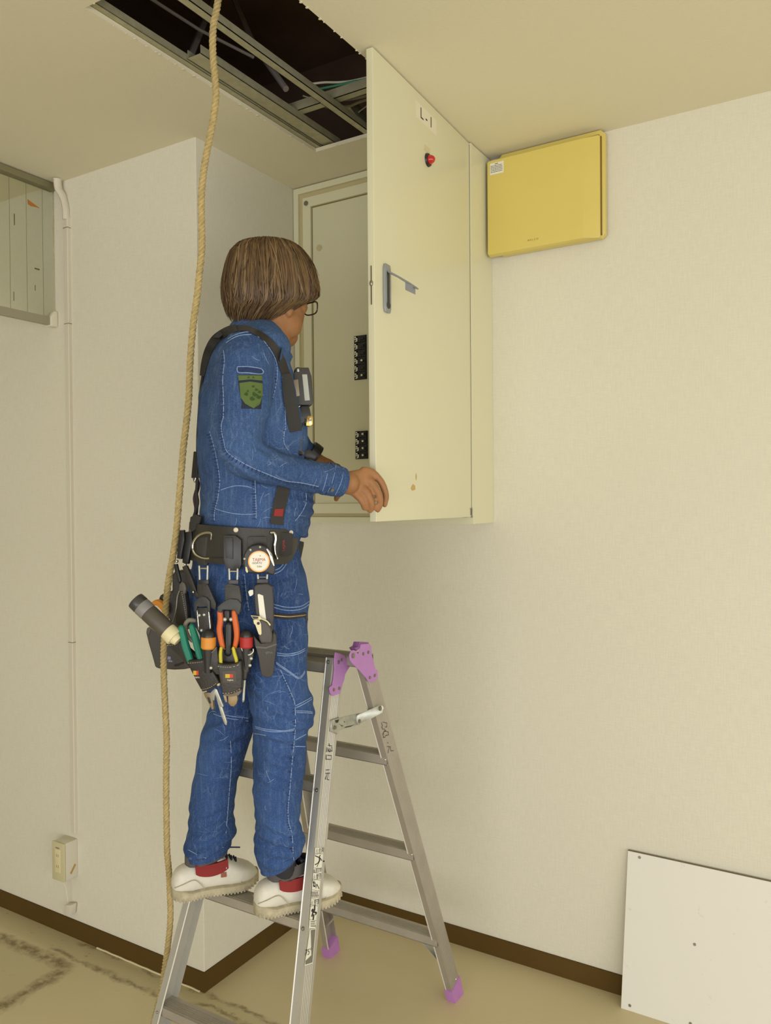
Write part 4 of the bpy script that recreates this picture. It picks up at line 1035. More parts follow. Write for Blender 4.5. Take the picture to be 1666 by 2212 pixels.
for L, ld in (([z2(300, 990), z2(318, 1100), z2(302, 1250), z2(310, 1400), z2(308, 1550), (482, 905), z3(272, 150), z3(292, 255), z3(322, 342), z3(450, 425), z3(600, 492), z3(750, 550), z3(860, 562), z3(1000, 592)], 1),
              ([z2(590, 895), z2(650, 980), z2(705, 1060), z2(735, 1150), z2(730, 1280), z2(700, 1410)], 1),
              ([z2(775, 1230), z2(790, 1370), z2(800, 1500), z2(802, 1650), z3(745, 170), z3(738, 260), z3(770, 320)], 1),
              ([z2(205, 1080), z2(300, 968), z2(420, 895), z2(540, 880), z2(590, 925)], 0),
              ([z2(215, 1110), z2(310, 985), z2(420, 912), z2(530, 900)], 0),
              ([z3(185, 180), z3(220, 300), z3(248, 440), z3(262, 560), z3(245, 690), z3(222, 780), z3(222, 850)], 1),
              ([z3(525, 550), z3(528, 650), z3(532, 750), z3(532, 835)], 1),
              ([z3(230, 760), z3(330, 790), z3(430, 802), z3(530, 800)], 0),
              ([z3(270, 620), z3(360, 590), z3(450, 590), z3(520, 610)], 0),
              ([z3(905, 640), z3(905, 720), z3(870, 790), z3(825, 850)], 1)):
    seam(L, J, jacket, ladder=ld)
sl = bvh(cf.data); 
TC = BVHTree.FromPolygons([v.co+wloc(cf) for v in cf.data.vertices], [tuple(p.vertices) for p in cf.data.polygons])
for L in ([z3(1085, 415), z3(1062, 520), z3(1030, 625)], [z3(1130, 432), z3(1108, 540), z3(1070, 640)], [z3(1190, 450), z3(1170, 560), z3(1125, 655)]):
    seam(L, [TC, TJ], jacket, r=.0009)
c, nn = cast(*z3(1102, 618), [TC], 1.97); k = MB().tube([c, c+nn*.002], .0048, 14); k.tube([c+nn*.002, c+nn*.003], .003, 10); build('button', k, M['rivet'], jacket)
# puckers: scattered light crease lines on cloth
def creases(par, trees, boxes, n, seed):
    random.seed(seed); k = MB()
    for _ in range(n):
        x0, y0, x1, y1 = random.choice(boxes); x = random.uniform(x0, x1); y = random.uniform(y0, y1); an = random.uniform(-.6, .6)+(math.pi/2 if random.random() < .3 else 0); ln = random.uniform(8, 30)
        L = [(x, y), (x+ln*.5*math.cos(an)+random.uniform(-3, 3), y+ln*.5*math.sin(an)+random.uniform(-3, 3)), (x+ln*math.cos(an), y+ln*math.sin(an))]
        pts = on(trees, L, .0001, 3)
        if len(pts) < 4 or max((a-b).length for a, b in zip(pts, pts[1:])) > .012: continue
        k.tube(pts, [.0001]+[random.uniform(.0004, .0007)]*(len(pts)-2)+[.0001], 5)
    return build('crease', k, M['stitch'], par)
tag(creases(jacket, J, [(440, 760, 480, 1110), (490, 740, 580, 960), (500, 960, 700, 1050), (450, 1020, 560, 1120), (560, 1060, 590, 1120), (640, 1070, 668, 1140)], 28, 3), kind='stuff')
tag(creases(jeans, [TP_], [(560, 1600, 620, 1860), (560, 1440, 620, 1560), (425, 1600, 500, 1840), (600, 1220, 660, 1420), (450, 1540, 540, 1600), (560, 1780, 650, 1870)], 26, 4), kind='stuff')
T = [TP_]
for L, ld in (([zs(440, 320), zs(490, 430), zs(540, 540), zs(568, 620), zs(575, 760), zs(572, 880), zs(560, 1000), zs(545, 1150), zs(533, 1300), zs(520, 1450), zs(508, 1570), zs(515, 1690), zs(545, 1800), zs(552, 1930), zs(560, 2030)], 1),
              ([zs(218, 828), zs(290, 850), zs(380, 862), zs(480, 865), zs(568, 850)], 0), ([zs(222, 842), zs(300, 866), zs(400, 878), zs(560, 864)], 0), ([zs(212, 892), zs(260, 898), zs(310, 910)], 0),
              ([zs(575, 645), zs(640, 612), zs(690, 585), zs(718, 568)], 0), ([zs(580, 660), zs(650, 628), zs(720, 585)], 0), ([zs(578, 688), zs(650, 690), zs(725, 700)], 0), ([zs(580, 705), zs(650, 706), zs(728, 712)], 0),
              ([zs(575, 950), zs(620, 925), zs(668, 900)], 0), ([zs(570, 1008), zs(620, 1010), zs(662, 1012)], 0),
              ([zs(400, 250), zs(450, 285), zs(530, 340), zs(600, 390), zs(640, 360), zs(655, 330)], 0), ([zs(402, 262), zs(450, 298), zs(530, 352), zs(602, 402), zs(645, 368), zs(658, 340)], 0),
              ([zs(408, 168), zs(500, 180), zs(600, 160), zs(658, 130)], 0), ([zs(408, 186), zs(500, 196), zs(600, 176), zs(658, 146)], 0),
              ([(590, 1305), (620, 1312), (650, 1310), (668, 1298)], 0), ([(592, 1312), (620, 1319), (650, 1316), (669, 1304)], 0),
              ([(592, 1232), (606, 1226), (618, 1208)], 0), ([(590, 1240), (608, 1232), (622, 1212)], 0),
              ([(460, 1536), (495, 1546), (536, 1551)], 0), ([(462, 1542), (495, 1552), (536, 1557)], 0), ([(498, 1600), (500, 1650), (496, 1700), (492, 1750), (488, 1800)], 1),
              ([(528, 1240), (532, 1280), (538, 1320)], 1), ([(408, 1836), (440, 1852), (470, 1850), (498, 1832)], 0)):
    seam(L, T, jeans, ladder=ld)
# pocket zip
zp = smooth_pts(on(T, [(590, 1329), (620, 1332), (648, 1330), (671, 1327)], .001, 6))
k = MB()
for a_, b_ in zip(zp[:-1], zp[1:]): k.obox((a_+b_)/2-FF*.0012, (b_-a_)/2, UP*.0013, FF*.0012)
zo = build('zip', k, mat('antique_brass', srgb(168, 142, 88), .5, .5), jeans, smooth=False)
k = MB()
for of in (-.0042, .0042):
    k.tube([p+UP*of-FF*.0012 for p in zp], .0020, 6)
build('zip_tape', k, M['nylon'], zo)
k = MB().tube([zp[-1]-FF*.004, zp[-1]-FF*.006-UP*.010+RH*.002, zp[-1]-FF*.004-UP*.018], [.0022, .003, .0025], 8); build('zip_pull', k, M['gunmetal'], zo)
# ---- shoulder patch
def patch(pix, trees, lift, m, par, name, th=.0012):
    c3 = [cast(x, y, trees, 1.85, lift) for x, y in pix]
    # subdivide fan for curvature
    cx = sum(p[0] for p in pix)/len(pix); cy = sum(p[1] for p in pix)/len(pix)
    k = MB(); N = len(pix); R_ = [cast(cx, cy, trees, 1.85, lift)[0]]; fs = []; lay = 5
    for j in range(1, lay+1):
        for x, y in pix: R_.append(cast(cx+(x-cx)*j/lay, cy+(y-cy)*j/lay, trees, 1.85, lift)[0])
    for i in range(N): fs.append((0, 1+i, 1+(i+1) % N))
    for j in range(1, lay):
        for i in range(N): a = 1+(j-1)*N; b = 1+j*N; fs.append((a+i, b+i, b+(i+1) % N, a+(i+1) % N))
    back = [p+FF*th for p in R_]; n0 = len(R_); fs2 = [tuple(reversed([q+n0 for q in f])) for f in fs]
    a = 1+(lay-1)*N; side = [(a+i, a+i+n0, a+(i+1) % N+n0, a+(i+1) % N) for i in range(N)]
    k.add(R_+back, fs+fs2+side); return build(name, k, M[m] if isinstance(m, str) else m, par, angle=60)
def dense(L, n=4):
    out = []
    for i in range(len(L)):
        a, b = L[i], L[(i+1) % len(L)]
        for j in range(n): out.append((a[0]+(b[0]-a[0])*j/n, a[1]+(b[1]-a[1])*j/n))
    return out
pt = patch(dense([z2(x, y) for x, y in ((420, 1220), (612, 1220), (618, 1300), (606, 1495), (450, 1490), (452, 1430), (432, 1330))]), J, .0012, mat('navy_patch_base', srgb(32, 40, 58), .85), jacket, 'arm_patch')
patch(dense([z2(x, y) for x, y in ((425, 1226), (612, 1226), (613, 1268), (520, 1258), (430, 1268))]), J, .0022, 'green', pt, 'patch_tab')
patch(dense([z2(x, y) for x, y in ((436, 1288), (520, 1276), (616, 1290), (616, 1380), (596, 1450), (545, 1492), (480, 1450), (445, 1400))]), J, .0022, 'green', pt, 'patch_shield')
random.seed(21)
for i in range(9):
    px_, py_ = random.uniform(465, 590), random.uniform(1310, 1410); r_ = random.uniform(8, 24)
    if i > 6: px_, py_ = 535, 1380+i*5
    L = [(px_+r_*random.uniform(.5, 1.3)*math.cos(q), py_+r_*.8*random.uniform(.5, 1.2)*math.sin(q)) for q in (2*math.pi*j/9 for j in range(9))]
    patch([z2(*p) for p in L], J, .0029, 'green2', pt, 'patch_motif', th=.0005)
for x, ch in ((508, 'A'), (543, 'A')):
    c, nn = cast(*z2(x, 1244), J, 1.85, .0026); build('patch_letter', text_mesh(ch, .0085, c, RH, UP, lift=.0006), M['green2'], pt, smooth=False)
build('patch_letter', text_mesh('XV', .008, cast(*z2(585, 1400), J, 1.85, .0032)[0], RH, UP, lift=.0006), M['green2'], pt, smooth=False)
sl_ = patch(dense([z2(x, y) for x, y in ((418, 1160), (500, 1160), (612, 1178), (612, 1215), (500, 1200), (422, 1198))]), J, .001, 'seamdark', jacket, 'pen_slot')
seam([z2(418, 1158), z2(500, 1156), z2(612, 1174), z2(614, 1216), z2(500, 1204), z2(424, 1202), z2(418, 1160)], J, jacket)
# wristband on far wrist
k = MB().tube([P(668, 975, 2.318), P(676, 981, 2.322), P(684, 987, 2.326)], [.034, .035, .034], 20); build('wristband', k, M['black'], person)

# ---- hair
hrows = [(521, 560, 596, .02), (526, 532, 628, .055), (536, 512, 648, .085), (552, 499, 662, .105), (575, 490, 677, .118), (600, 485, 684, .125), (622, 483, 687, .126), (640, 485, 686, .122), (648, 487, 678, .116), (656, 490, 656, .105), (668, 494, 636, .096), (680, 500, 614, .082), (690, 508, 596, .065)]
def hring(y, xl, xr, hd, n=64, g=1.0):
    c = P((xl+xr)/2, y, HD+.005); a = (P(xr, y, HD)-P(xl, y, HD)).length/2*g
    tz = .036*min(1, max(0, (y-560)/90))
    return [c+RH*(a*math.cos(q))-FH*(hd*math.sin(q)*g)-UP*(tz*math.sin(q)) for q in (2*math.pi*i/n for i in range(n))]
def hsurf(t, q, off):
    # t 0..1 down the rows, q angle
    f = t*(len(hrows)-1); i = min(int(f), len(hrows)-2); u = f-i
    r0, r1 = hrows[i], hrows[i+1]; y, xl, xr, hd = [a+(b-a)*u for a, b in zip(r0, r1)]
    c = P((xl+xr)/2, y, HD+.005); a = (P(xr, y, HD)-P(xl, y, HD)).length/2
    tz = .036*min(1, max(0, (y-560)/90))
    return c+RH*((a+off)*math.cos(q))-FH*((hd+off)*math.sin(q))-UP*(tz*math.sin(q))
hm = MB().loft([hring(*r_) for r_ in hrows])
hme = fused(hm, .004, 2, .5, lambda p, n_: -.0035+.0018*noise.noise(V((p.x*60, p.y*60, p.z*9))))
hair = link('hair', hme, person, M['hair2'])
random.seed(12)
lay = {'hair1': MB(), 'hair2': MB(), 'hair3': MB()}
for i in range(1500):
    q0 = random.uniform(0, 2*math.pi); t0 = random.choice([random.uniform(.0, .12), random.uniform(.1, .45)]); t1 = random.uniform(.80, 1.02) if random.random() < .7 else random.uniform(.5, .8)
    dq = random.uniform(-.30, .30); off0 = random.uniform(-.004, .004); N = 11; ph = random.uniform(0, 6); pts = []; rd = []
    base = random.uniform(.0008, .0021)
    for j in range(N):
        u = j/(N-1); t_ = t0+(t1-t0)*u; pts.append(hsurf(min(t_, .999), q0+dq*u+.06*math.sin(u*4+ph), off0+.007*u*u*math.sin(ph))); rd.append(base*(math.sin(math.pi*min(1, .18+u*.82))**.6+.04) if j < N-1 else .0002)
    side_l = math.cos(q0) < -.2  # paler strands are drawn more often on the left side
    m_ = random.choices(('hair1', 'hair2', 'hair3'), (5, 3.2, 1.3 if side_l else .5))[0]
    lay[m_].tube(pts, rd, 4, flat=.6)
for i in range(150):
    q0 = random.uniform(0, 2*math.pi); t0 = random.uniform(.02, .5); t1 = min(.99, t0+random.uniform(.35, .6)); dq = random.uniform(-.25, .25); N = 12; ph = random.uniform(0, 6); o_ = random.uniform(-.003, .001)
    pts = [hsurf(t0+(t1-t0)*j/(N-1), q0+dq*j/(N-1)+.05*math.sin(j*.4+ph), o_+.009*(j/(N-1))**3) for j in range(N)]
    rd = [(.0045+.002*math.sin(ph))*math.sin(math.pi*(.12+.86*j/(N-1)))+.0003 for j in range(N)]
    lay[random.choices(('hair1', 'hair2', 'hair3'), (5, 4, .5))[0]].tube(pts, rd, 6, flat=.5)
for m_, nm in (('hair1', 'hair_strands'), ('hair2', 'hair_strands'), ('hair3', 'pale_hair_strands')):
    tag(build(nm, lay[m_], M[m_], hair, angle=80), kind='stuff')
# ---- glasses
gf = MB()
def lens_ring(s_):
    pts = []
    for i in range(28):
        q = 2*math.pi*i/28; cx, cy = math.cos(q), math.sin(q); pts.append(HP(.119-.004*abs(cx), s_*.033+.025*abs(cx)**.6*(1 if cx > 0 else -1), -.016+.0165*abs(cy)**.65*(1 if cy > 0 else -1)))
    return pts
for s_ in (-1, 1):
    L = lens_ring(s_); gf.tube(L+[L[0]], .0019, 8)
    gf.tube([HP(.114, s_*.058, -.006), HP(.100, s_*.066, -.006), HP(.06, s_*.076, -.008), HP(.0, s_*.082, -.012), HP(-.012, s_*.083, -.022)], [.0025, .0022, .0015, .0014, .0012], 8)
gf.tube([HP(.119, -.010, -.012), HP(.122, 0, -.010), HP(.119, .010, -.012)], .0014, 8)
gls = build('glasses', gf, M['tortoise'], person)
for s_ in (-1, 1):
    L = lens_ring(s_); c = sum(L, V((0,0,0)))/len(L); k = MB().prism(L, hf*.001); build('lens', k, M['lens'], gls)
for s_ in (-1, 1):
    build('eye', MB().ball(HP(.080, s_*.030, -.014), .0115, seg=16, rn=12), M['white'], person); 

# ---- shoes
def shoe(heel, toe, label):
    h_ = V(heel); t_ = V(toe); f_ = (t_-h_); f_.z = 0; L = f_.length; f_.normalize(); l_ = UP.cross(f_).normalized(); z0 = .5695
    h_.z = z0
    S = lambda x, y, z: h_+f_*(x*L)+l_*y+UP*z
    # outline half widths and curve
    xs_ = [0, .02, .06, .12, .2, .3, .42, .55, .66, .76, .85, .92, .97, 1.0]
    wd = [.010, .022, .030, .034, .035, .033, .034, .040, .046, .048, .045, .036, .024, .010]
    def section(x, w_, z0_, z1_, dome, n=20, inset=0):
        pts = []
        for i in range(n):
            q = 2*math.pi*i/n; cy, cz = math.cos(q), math.sin(q); e = .75
            y = (w_-inset)*abs(cy)**e*(1 if cy >= 0 else -1); z = (z0_+z1_)/2+(z1_-z0_)/2*abs(cz)**dome*(1 if cz >= 0 else -1)
            pts.append(S(x, y, z))
        return pts
    rocker = lambda x: .006*max(0, (x-.72)/.28)**2*2+.004*max(0, (.1-x)/.1)
    sole = MB().loft([section(x, w_+.003, rocker(x), .026+rocker(x)+(.006 if x < .2 else 0), .35) for x, w_ in zip(xs_, wd)])
    up = []
    top = [.052, .066, .078, .085, .089, .091, .097, .097, .083, .070, .061, .053, .042, .028]
    def topz(x):
        for a_, b_, c_, d_ in zip(xs_[:-1], xs_[1:], top[:-1], top[1:]):
            if a_ <= x <= b_: return c_+(d_-c_)*(x-a_)/(b_-a_)
        return .03
    for x, w_, tp in zip(xs_, wd, top): up.append(section(x, w_*(.97), .014+rocker(x), tp, .72 if x > .5 else .85))
    so = link('shoe', fused(MB().loft(up), .004, 3), person, M['shoe'])
    sb = build('sole', sole, M['sole'], so, angle=50)
    for s_ in (-1, 1):   # tread lugs along the sole edge
        k = MB()
        for i in range(26):
            x = .03+.94*i/25; w_ = [b+(c-b)*((x-a)/(a2-a)) for a, a2, b, c in zip(xs_[:-1], xs_[1:], wd[:-1], wd[1:]) if a <= x <= a2][0]
            k.obox(S(x, s_*(w_+.0012), .007+rocker(x)), f_*.0022, l_*.0016, UP*.0052)
        build('tread', k, M['sole'], sb, smooth=False)
    # padded grey collar round the ankle, red band below it
    def tilt(x0, x1, zb, zf, w_, th, z_off):
        c = MB(); R_ = []
        for (dz, g) in ((0, 0), (.012, -.001), (.020, -.004), (.018, -.009), (0, -.009)):
            R_.append([S(x0+(x1-x0)*(1+math.cos(q))/2-g*0, (w_+g)*math.sin(q), zb+(zf-zb)*(1+math.cos(q))/2+dz*z_off) for q in (2*math.pi*i/30 for i in range(30))])
        return c.loft(R_, closed=True)
    build('ankle_pad', tilt(.15, .64, .083, .099, .0385, 0, 1.4), M['grey'], so)
    k = MB()
    for (za, zb_) in ((.070, .089),):
        R_ = []
        for (zo, gg) in ((0, .0022), (1, .0014)):
            R_.append([S(.24+.37*u, (.0375-.006*zo+.001*math.sin(u*3.1))*1 + gg, (za-.012*math.sin(u*math.pi)**.7)*(1-zo)+(zb_+.002-.004*math.sin(u*math.pi))*zo) for u in [i/12 for i in range(13)]])
        for s_ in (-1, 1):
            A_ = [h_+f_*((p-h_).dot(f_))+l_*((p-h_).dot(l_)*s_)+UP*(p-h_).z for p in R_[0]]; B_ = [h_+f_*((p-h_).dot(f_))+l_*((p-h_).dot(l_)*s_)+UP*(p-h_).z for p in R_[1]]
            inn = lambda Q: [p-l_*s_*.006 for p in Q]
            rr2 = [[A_[i], B_[i], inn(B_)[i], inn(A_)[i]] for i in range(13)]
            k.loft(rr2)
    build('red_band', k, M['redfab'], so)
    tg = MB().prism([S(.52, -.0400, .050), S(.58, -.0425, .050), S(.58, -.0410, .062), S(.52, -.0385, .062)], -l_*.001); build('side_label', tg, mat('rust_label', srgb(150, 90, 70), .8), so)
    k = MB()
    for i in range(5):
        x = .50+i*.052; zt = topz(x)
        k.tube([S(x, -.030, zt-.018), S(x+.010, -.016, zt-.001), S(x+.02, .012, zt), S(x+.03, .026, zt-.014)], .0026, 6)
        k.tube([S(x+.012, -.026, zt-.012), S(x+.03, 0, zt+.001), S(x+.045, .022, zt-.012)], .0024, 6)
    k.tube(bez([S(.50, 0, .106), S(.47, .02, .126), S(.50, .035, .136), S(.53, .02, .118), S(.50, 0, .107), S(.49, -.02, .130), S(.55, -.045, .128), S(.55, -.02, .114), S(.50, 0, .106)], 5), .0022, 6)
    k.tube(bez([S(.50, 0, .106), S(.60, -.03, .122), S(.74, -.045, .122)], 5), .0019, 6)
    build('laces', k, M['navy'], so)
    k = MB()
    pts = [S(.70+.055*abs(math.cos(q)), .044*math.cos(q), .022+.040*math.sin(q)) for q in (math.pi*i/12 for i in range(13))]
    k.tube(pts, .0013, 6); pts = [S(.22-.0*abs(math.cos(q)), 0, 0) for q in (0,)]
    for s_ in (-1, 1): k.tube(bez([S(.01, s_*.022, .040), S(.10, s_*.034, .050), S(.22, s_*.036, .056), S(.30, s_*.036, .040), S(.34, s_*.036, .026)], 4), .0011, 6)
    build('shoe_seam', k, M['sole'], so)
    # tongue
    build('tongue', MB().prism([S(.54, -.020, .094), S(.54, .020, .094), S(.50, .018, .126), S(.50, -.018, .126)], (f_*.006), .002), M['grey'], so)
    return so
shoe((.553, -1.066, 0), (.680, -.872, 0), 'right'); shoe((.312, -1.114, 0), (.436, -.918, 0), 'left')
for A0, A1, q_ in ((V((.553, -1.066, 0)), V((.680, -.872, 0)), (605, 1850, 2.015)), (V((.312, -1.114, 0)), V((.436, -.918, 0)), (452, 1835, 2.13))):
    an = A0.lerp(A1, .40); lo_, hi_ = an+UP*.640, P(*q_)
    build('sock', MB().cap_tube([lo_, lo_.lerp(hi_, .5), hi_], [.028, .031, .034], 20), mat('dark_sock', srgb(48, 46, 50), .9, bump=.4, bscale=300), person)

# ================================================================ HARNESS, TOOL BELT AND TOOLS
def plane(xc, yc, d, ang):
    n_ = (-FH*math.cos(math.radians(ang))+RH*math.sin(math.radians(ang))).normalized(); o_ = P(xc, yc, d)
    return lambda x, y, off=0.0: hitp(x, y, o_+n_*off, n_), n_
z4 = lambda x, y: (260+x*.27611, 1100+y*.27611)
def slab(pl_, pix, off, th, m, name, par, bev=.0015, segs=2, conv=z4, tagd=None, smooth=True):
    S_, n_ = pl_; pts = [S_(*conv(x, y), off+th) for x, y in pix]
    o_ = build(name, MB().prism(pts, n_*-th, bev, segs), M[m] if isinstance(m, str) else m, par, smooth=smooth)
    if tagd: tag(o_, *tagd)
    return o_
def ptube(pl_, pix, r, m, name, par, off=0, conv=z4, seg=10, n=4, caps=True, flat=1.0):
    S_, n_ = pl_; L = bez([tuple(p)+((r[i] if hasattr(r, '__len__') else r),) for i, p in enumerate(pix)], n) if len(pix) > 2 else [tuple(p)+(r if not hasattr(r, '__len__') else r[i],) for i, p in enumerate(pix)]
    pts = [S_(*conv(x, y), off) for x, y, _ in L]; rr2 = [q[2] for q in L]
    k = MB(); (k.cap_tube if caps else k.tube)(pts, rr2, seg); return build(name, k, M[m] if isinstance(m, str) else m, par)
def stitchline(pl_, pix, off, par, conv=z4, r=.00055):
    S_, n_ = pl_; pts = [S_(*conv(x, y), off) for x, y in bez(pix, 6)]
    out_ = MB(); acc = 0
    # dashes
    fine = []
    for a, b in zip(pts[:-1], pts[1:]): 
        m_ = max(1, int((b-a).length/.0012)); fine += [a.lerp(b, i/m_) for i in range(m_)]
    for i in range(0, len(fine)-3, 4): out_.tube([fine[i], fine[i+2]], r, 5)
    o_ = build('stitching', out_, M['thread'], par); return tag(o_, kind='stuff')
def ribbon(trees, pix, wpx, th, m, name, par, dflt=2.0, lift=.0015, n=5):
    L = bez([tuple(p) for p in pix], n); ws = wpx if hasattr(wpx, '__len__') else [wpx]*len(pix)
    W_ = [q[0] for q in bez([(w_, 0) for w_ in ws], n)]; R_ = []; last = None
    for i, (x, y) in enumerate(L):
        a = L[max(i-1, 0)]; b = L[min(i+1, len(L)-1)]; dx, dy = b[0]-a[0], b[1]-a[1]; l = math.hypot(dx, dy) or 1; nx, ny = -dy/l, dx/l; h = W_[i]/2
        ds = []
        for s_ in (-1, 0, 1):
            q = cast(x+nx*h*s_, y+ny*h*s_, trees, -1, lift)[0]; dq_ = (q-CAM).dot(FF); ds.append(dq_ if dq_ > .5 else None)
        good = [d for d in ds if d]; m0 = min(good) if good else (last or dflt); last = m0
        dl = ds[0] if ds[0] and abs(ds[0]-m0) < .03 else m0; dr = ds[2] if ds[2] and abs(ds[2]-m0) < .03 else m0
        R_.append([x+nx*-h, y+ny*-h, dl, x+nx*h, y+ny*h, dr])
    for _ in range(3):
        for j in (2, 5):
            v_ = [q[j] for q in R_]
            for i in range(1, len(R_)-1): R_[i][j] = (v_[i-1]+2*v_[i]+v_[i+1])/4
    rings = []
    for xl, yl, dl, xr, yr, dr in R_:
        a = P(xl, yl, dl); b = P(xr, yr, dr); rings.append([a, b, b-FF*th, a-FF*th])
    return build(name, MB().loft(rings), M[m] if isinstance(m, str) else m, par, angle=50)

# ---- harness
har = empty('safety_harness', P(530, 1120, 2.0), 'black shoulder harness worn over the denim jacket, carrying the chest gear', 'harness')
ribbon(J, [(437, 812), (442, 785), (451, 757), (466, 733), (490, 716), (512, 708)], [10, 14, 17, 19, 18, 16], .003, 'nylon', 'shoulder_strap', har, lift=.004)
CB = [TJ]+[BVHTree.FromPolygons([v.co+wloc(o_) for v in o_.data.vertices], [tuple(p.vertices) for p in o_.data.polygons]) for o_ in C.objects if o_.name.startswith('collar')]
ribbon(J, [(505, 710), (530, 709), (552, 717), (572, 729), (591, 747), (605, 771), (616, 801), (623, 830)], [14, 12, 12, 13, 15, 17, 18, 18], .003, 'nylon', 'chest_strap', har, lift=.003)
k = MB(); c = P(462, 733, 2.03); k.prism([P(*z2(235, 935), 2.03), P(*z2(275, 890), 2.03), P(*z2(345, 868), 2.03), P(*z2(350, 885), 2.03), P(*z2(285, 940), 2.03)], -FF*.02, .002)
build('strap_keeper', k, M['nylon'], har)
pb = plane(422, 1010, 2.06, -25)
slab(pb, [z3(62, 330), z3(122, 330), z3(118, 400), z3(106, 530), z3(44, 530), z3(52, 440)], -.004, .010, 'gunmetal', 'back_clip', har, .002, conv=lambda x, y: (x, y))
slab(pb, [z3(70, 370), z3(98, 370), z3(90, 500), z3(60, 500)], .006, .003, 'black', 'clip_gate', har, .001, conv=lambda x, y: (x, y))
ptube(pb, [z3(60, 520), z3(70, 560), z3(82, 520)], .0016, 'chrome', 'clip_hook', har, off=.004, conv=lambda x, y: (x, y))
ptube(pb, [z3(84, 535), z3(96, 590), z3(74, 680), z3(84, 760), z3(72, 840)], .0055, mat('dark_brown_cord', srgb(62, 42, 42), .85), 'elastic_cord', har, conv=lambda x, y: (x, y))
ptube(pb, [z3(92, 540), z3(86, 640), z3(94, 720), z3(66, 820)], .0040, 'nylon', 'elastic_cord', har, off=.006, conv=lambda x, y: (x, y))
ptube(pb, [z3(92, 335), (427, 940), (430, 890), (434, 840), (440, 800)], .0035, 'nylon', 'back_webbing', har, off=-.01, conv=lambda x, y: (x, y))
lw = ribbon(J, [z3(742, 600), z3(722, 680), z3(700, 780), z3(688, 880)], [27, 28, 28, 28], .003, 'nylon', 'front_strap', har, lift=.003)
c0, _ = cast(*z3(700, 790), J, 1.9, .0075)
pf = plane(601, 1107, (c0-CAM).dot(FF), 18)
slab(pf, [z3(672, 762), z3(740, 760), z3(732, 818), z3(664, 815)], 0, .0012, 'redfab', 'red_tag', har, .0004, conv=lambda x, y: (x, y))
pc = plane(640, 850, 1.975, 12)
I = lambda x, y: (x, y)
slab(pc, [z2(*p) for p in ((755, 1180), (800, 1165), (830, 1225), (866, 1228), (882, 1440), (850, 1475), (815, 1470), (800, 1380), (780, 1260))], -.004, .012, 'nylon', 'chest_panel', har, .003, conv=I)
ribbon(J, [(620, 808), (625, 850), (632, 890), (640, 932)], [20, 26, 28, 26], .004, 'nylon', 'chest_panel', har, lift=.004)
for x in (802, 822, 842): ptube(pc, [z2(x-8, 1230), z2(x, 1330), z2(x+10, 1440)], .0013, 'gunmetal', 'rail_slot', har, off=.0085, conv=I)
slab(pc, [z3(*p) for p in ((772, 30), (860, 60), (915, 90), (880, 150), (862, 190), (815, 185), (795, 130))], -.004, .010, 'nylon', 'chest_panel', har, .003, conv=I)
ptube(pc, [z3(858, 185), z3(868, 240), z3(858, 320), z3(880, 345)], .0048, 'grey', 'lower_webbing', har, off=.0, conv=I)
ptube(pc, [z3(790, 320), z3(830, 325), z3(868, 345)], .0060, 'gunmetal', 'lower_buckle', har, off=.0, conv=I)
slab(pc, [z2(*p) for p in ((838, 1478), (895, 1478), (893, 1496), (842, 1497))], -.002, .0115, 'redfab', 'red_tag', har, .0003, conv=I)
# chest device (radio / light)
dev = empty('chest_radio', P(655, 905, 1.97), 'small dark radio with two pale labels clipped high on the chest harness', 'radio')
slab(pc, [z2(*p) for p in ((866, 1210), (880, 1195), (884, 1162), (906, 1156), (925, 1162), (990, 1160), (998, 1190), (1012, 1230), (1026, 1435), (1016, 1462), (900, 1462), (872, 1445))], -.030, .040, mat('radio_body', srgb(54, 52, 48), .45), 'radio_body', dev, .003, conv=I)
slab(pc, [z2(*p) for p in ((868, 1262), (904, 1256), (917, 1388), (882, 1395))], .010, .0012, mat('bronze_label', srgb(140, 128, 108), .4, .3), 'side_label', dev, .0004, conv=I)
slab(pc, [z2(*p) for p in ((936, 1217), (976, 1217), (998, 1424), (957, 1427))], .010, .0012, mat('pale_grey_label', srgb(178, 182, 172), .5), 'side_label', dev, .0004, conv=I)
slab(pc, [z2(*p) for p in ((896, 1172), (912, 1170), (914, 1195), (898, 1196))], .010, .002, 'zinc', 'button', dev, .0005, conv=I)
ptube(pc, [z2(862, 1436), z2(872, 1470), z2(900, 1480), z2(918, 1470)], .0012, 'chrome', 'wire_loop', dev, off=.008, conv=I)
lamp2 = empty('chest_light', P(660, 985, 1.97), 'small swivel light with a brass buckle hanging under the chest radio', 'light')
slab(pc, [z2(*p) for p in ((928, 1468), (992, 1468), (1000, 1500), (1012, 1560), (985, 1600), (925, 1620), (905, 1590), (915, 1520))], -.024, .026, 'gunmetal', 'light_bracket', lamp2, .002, conv=I)
S_, n_ = pc; k = MB().tube([S_(*z2(930, 1580), .0), S_(*z2(930, 1580), .007)], .0080, 18); build('knob', k, mat('dark_grey_knob', srgb(86, 86, 84), .6), lamp2)
slab(pc, [z2(*p) for p in ((968, 1552), (985, 1540), (1018, 1545), (1024, 1560), (1022, 1618), (1000, 1634), (966, 1628))], -.012, .014, 'brass', 'buckle', lamp2, .0025, conv=I)
slab(pc, [z2(*p) for p in ((994, 1562), (1012, 1562), (1008, 1612), (992, 1612))], .0022, .001, 'chrome', 'buckle_slot', lamp2, .0003, conv=I)
sf = [z3(*p) for p in ((890, 315), (935, 318), (975, 345), (985, 360), (982, 382), (960, 395), (905, 380), (885, 360))]
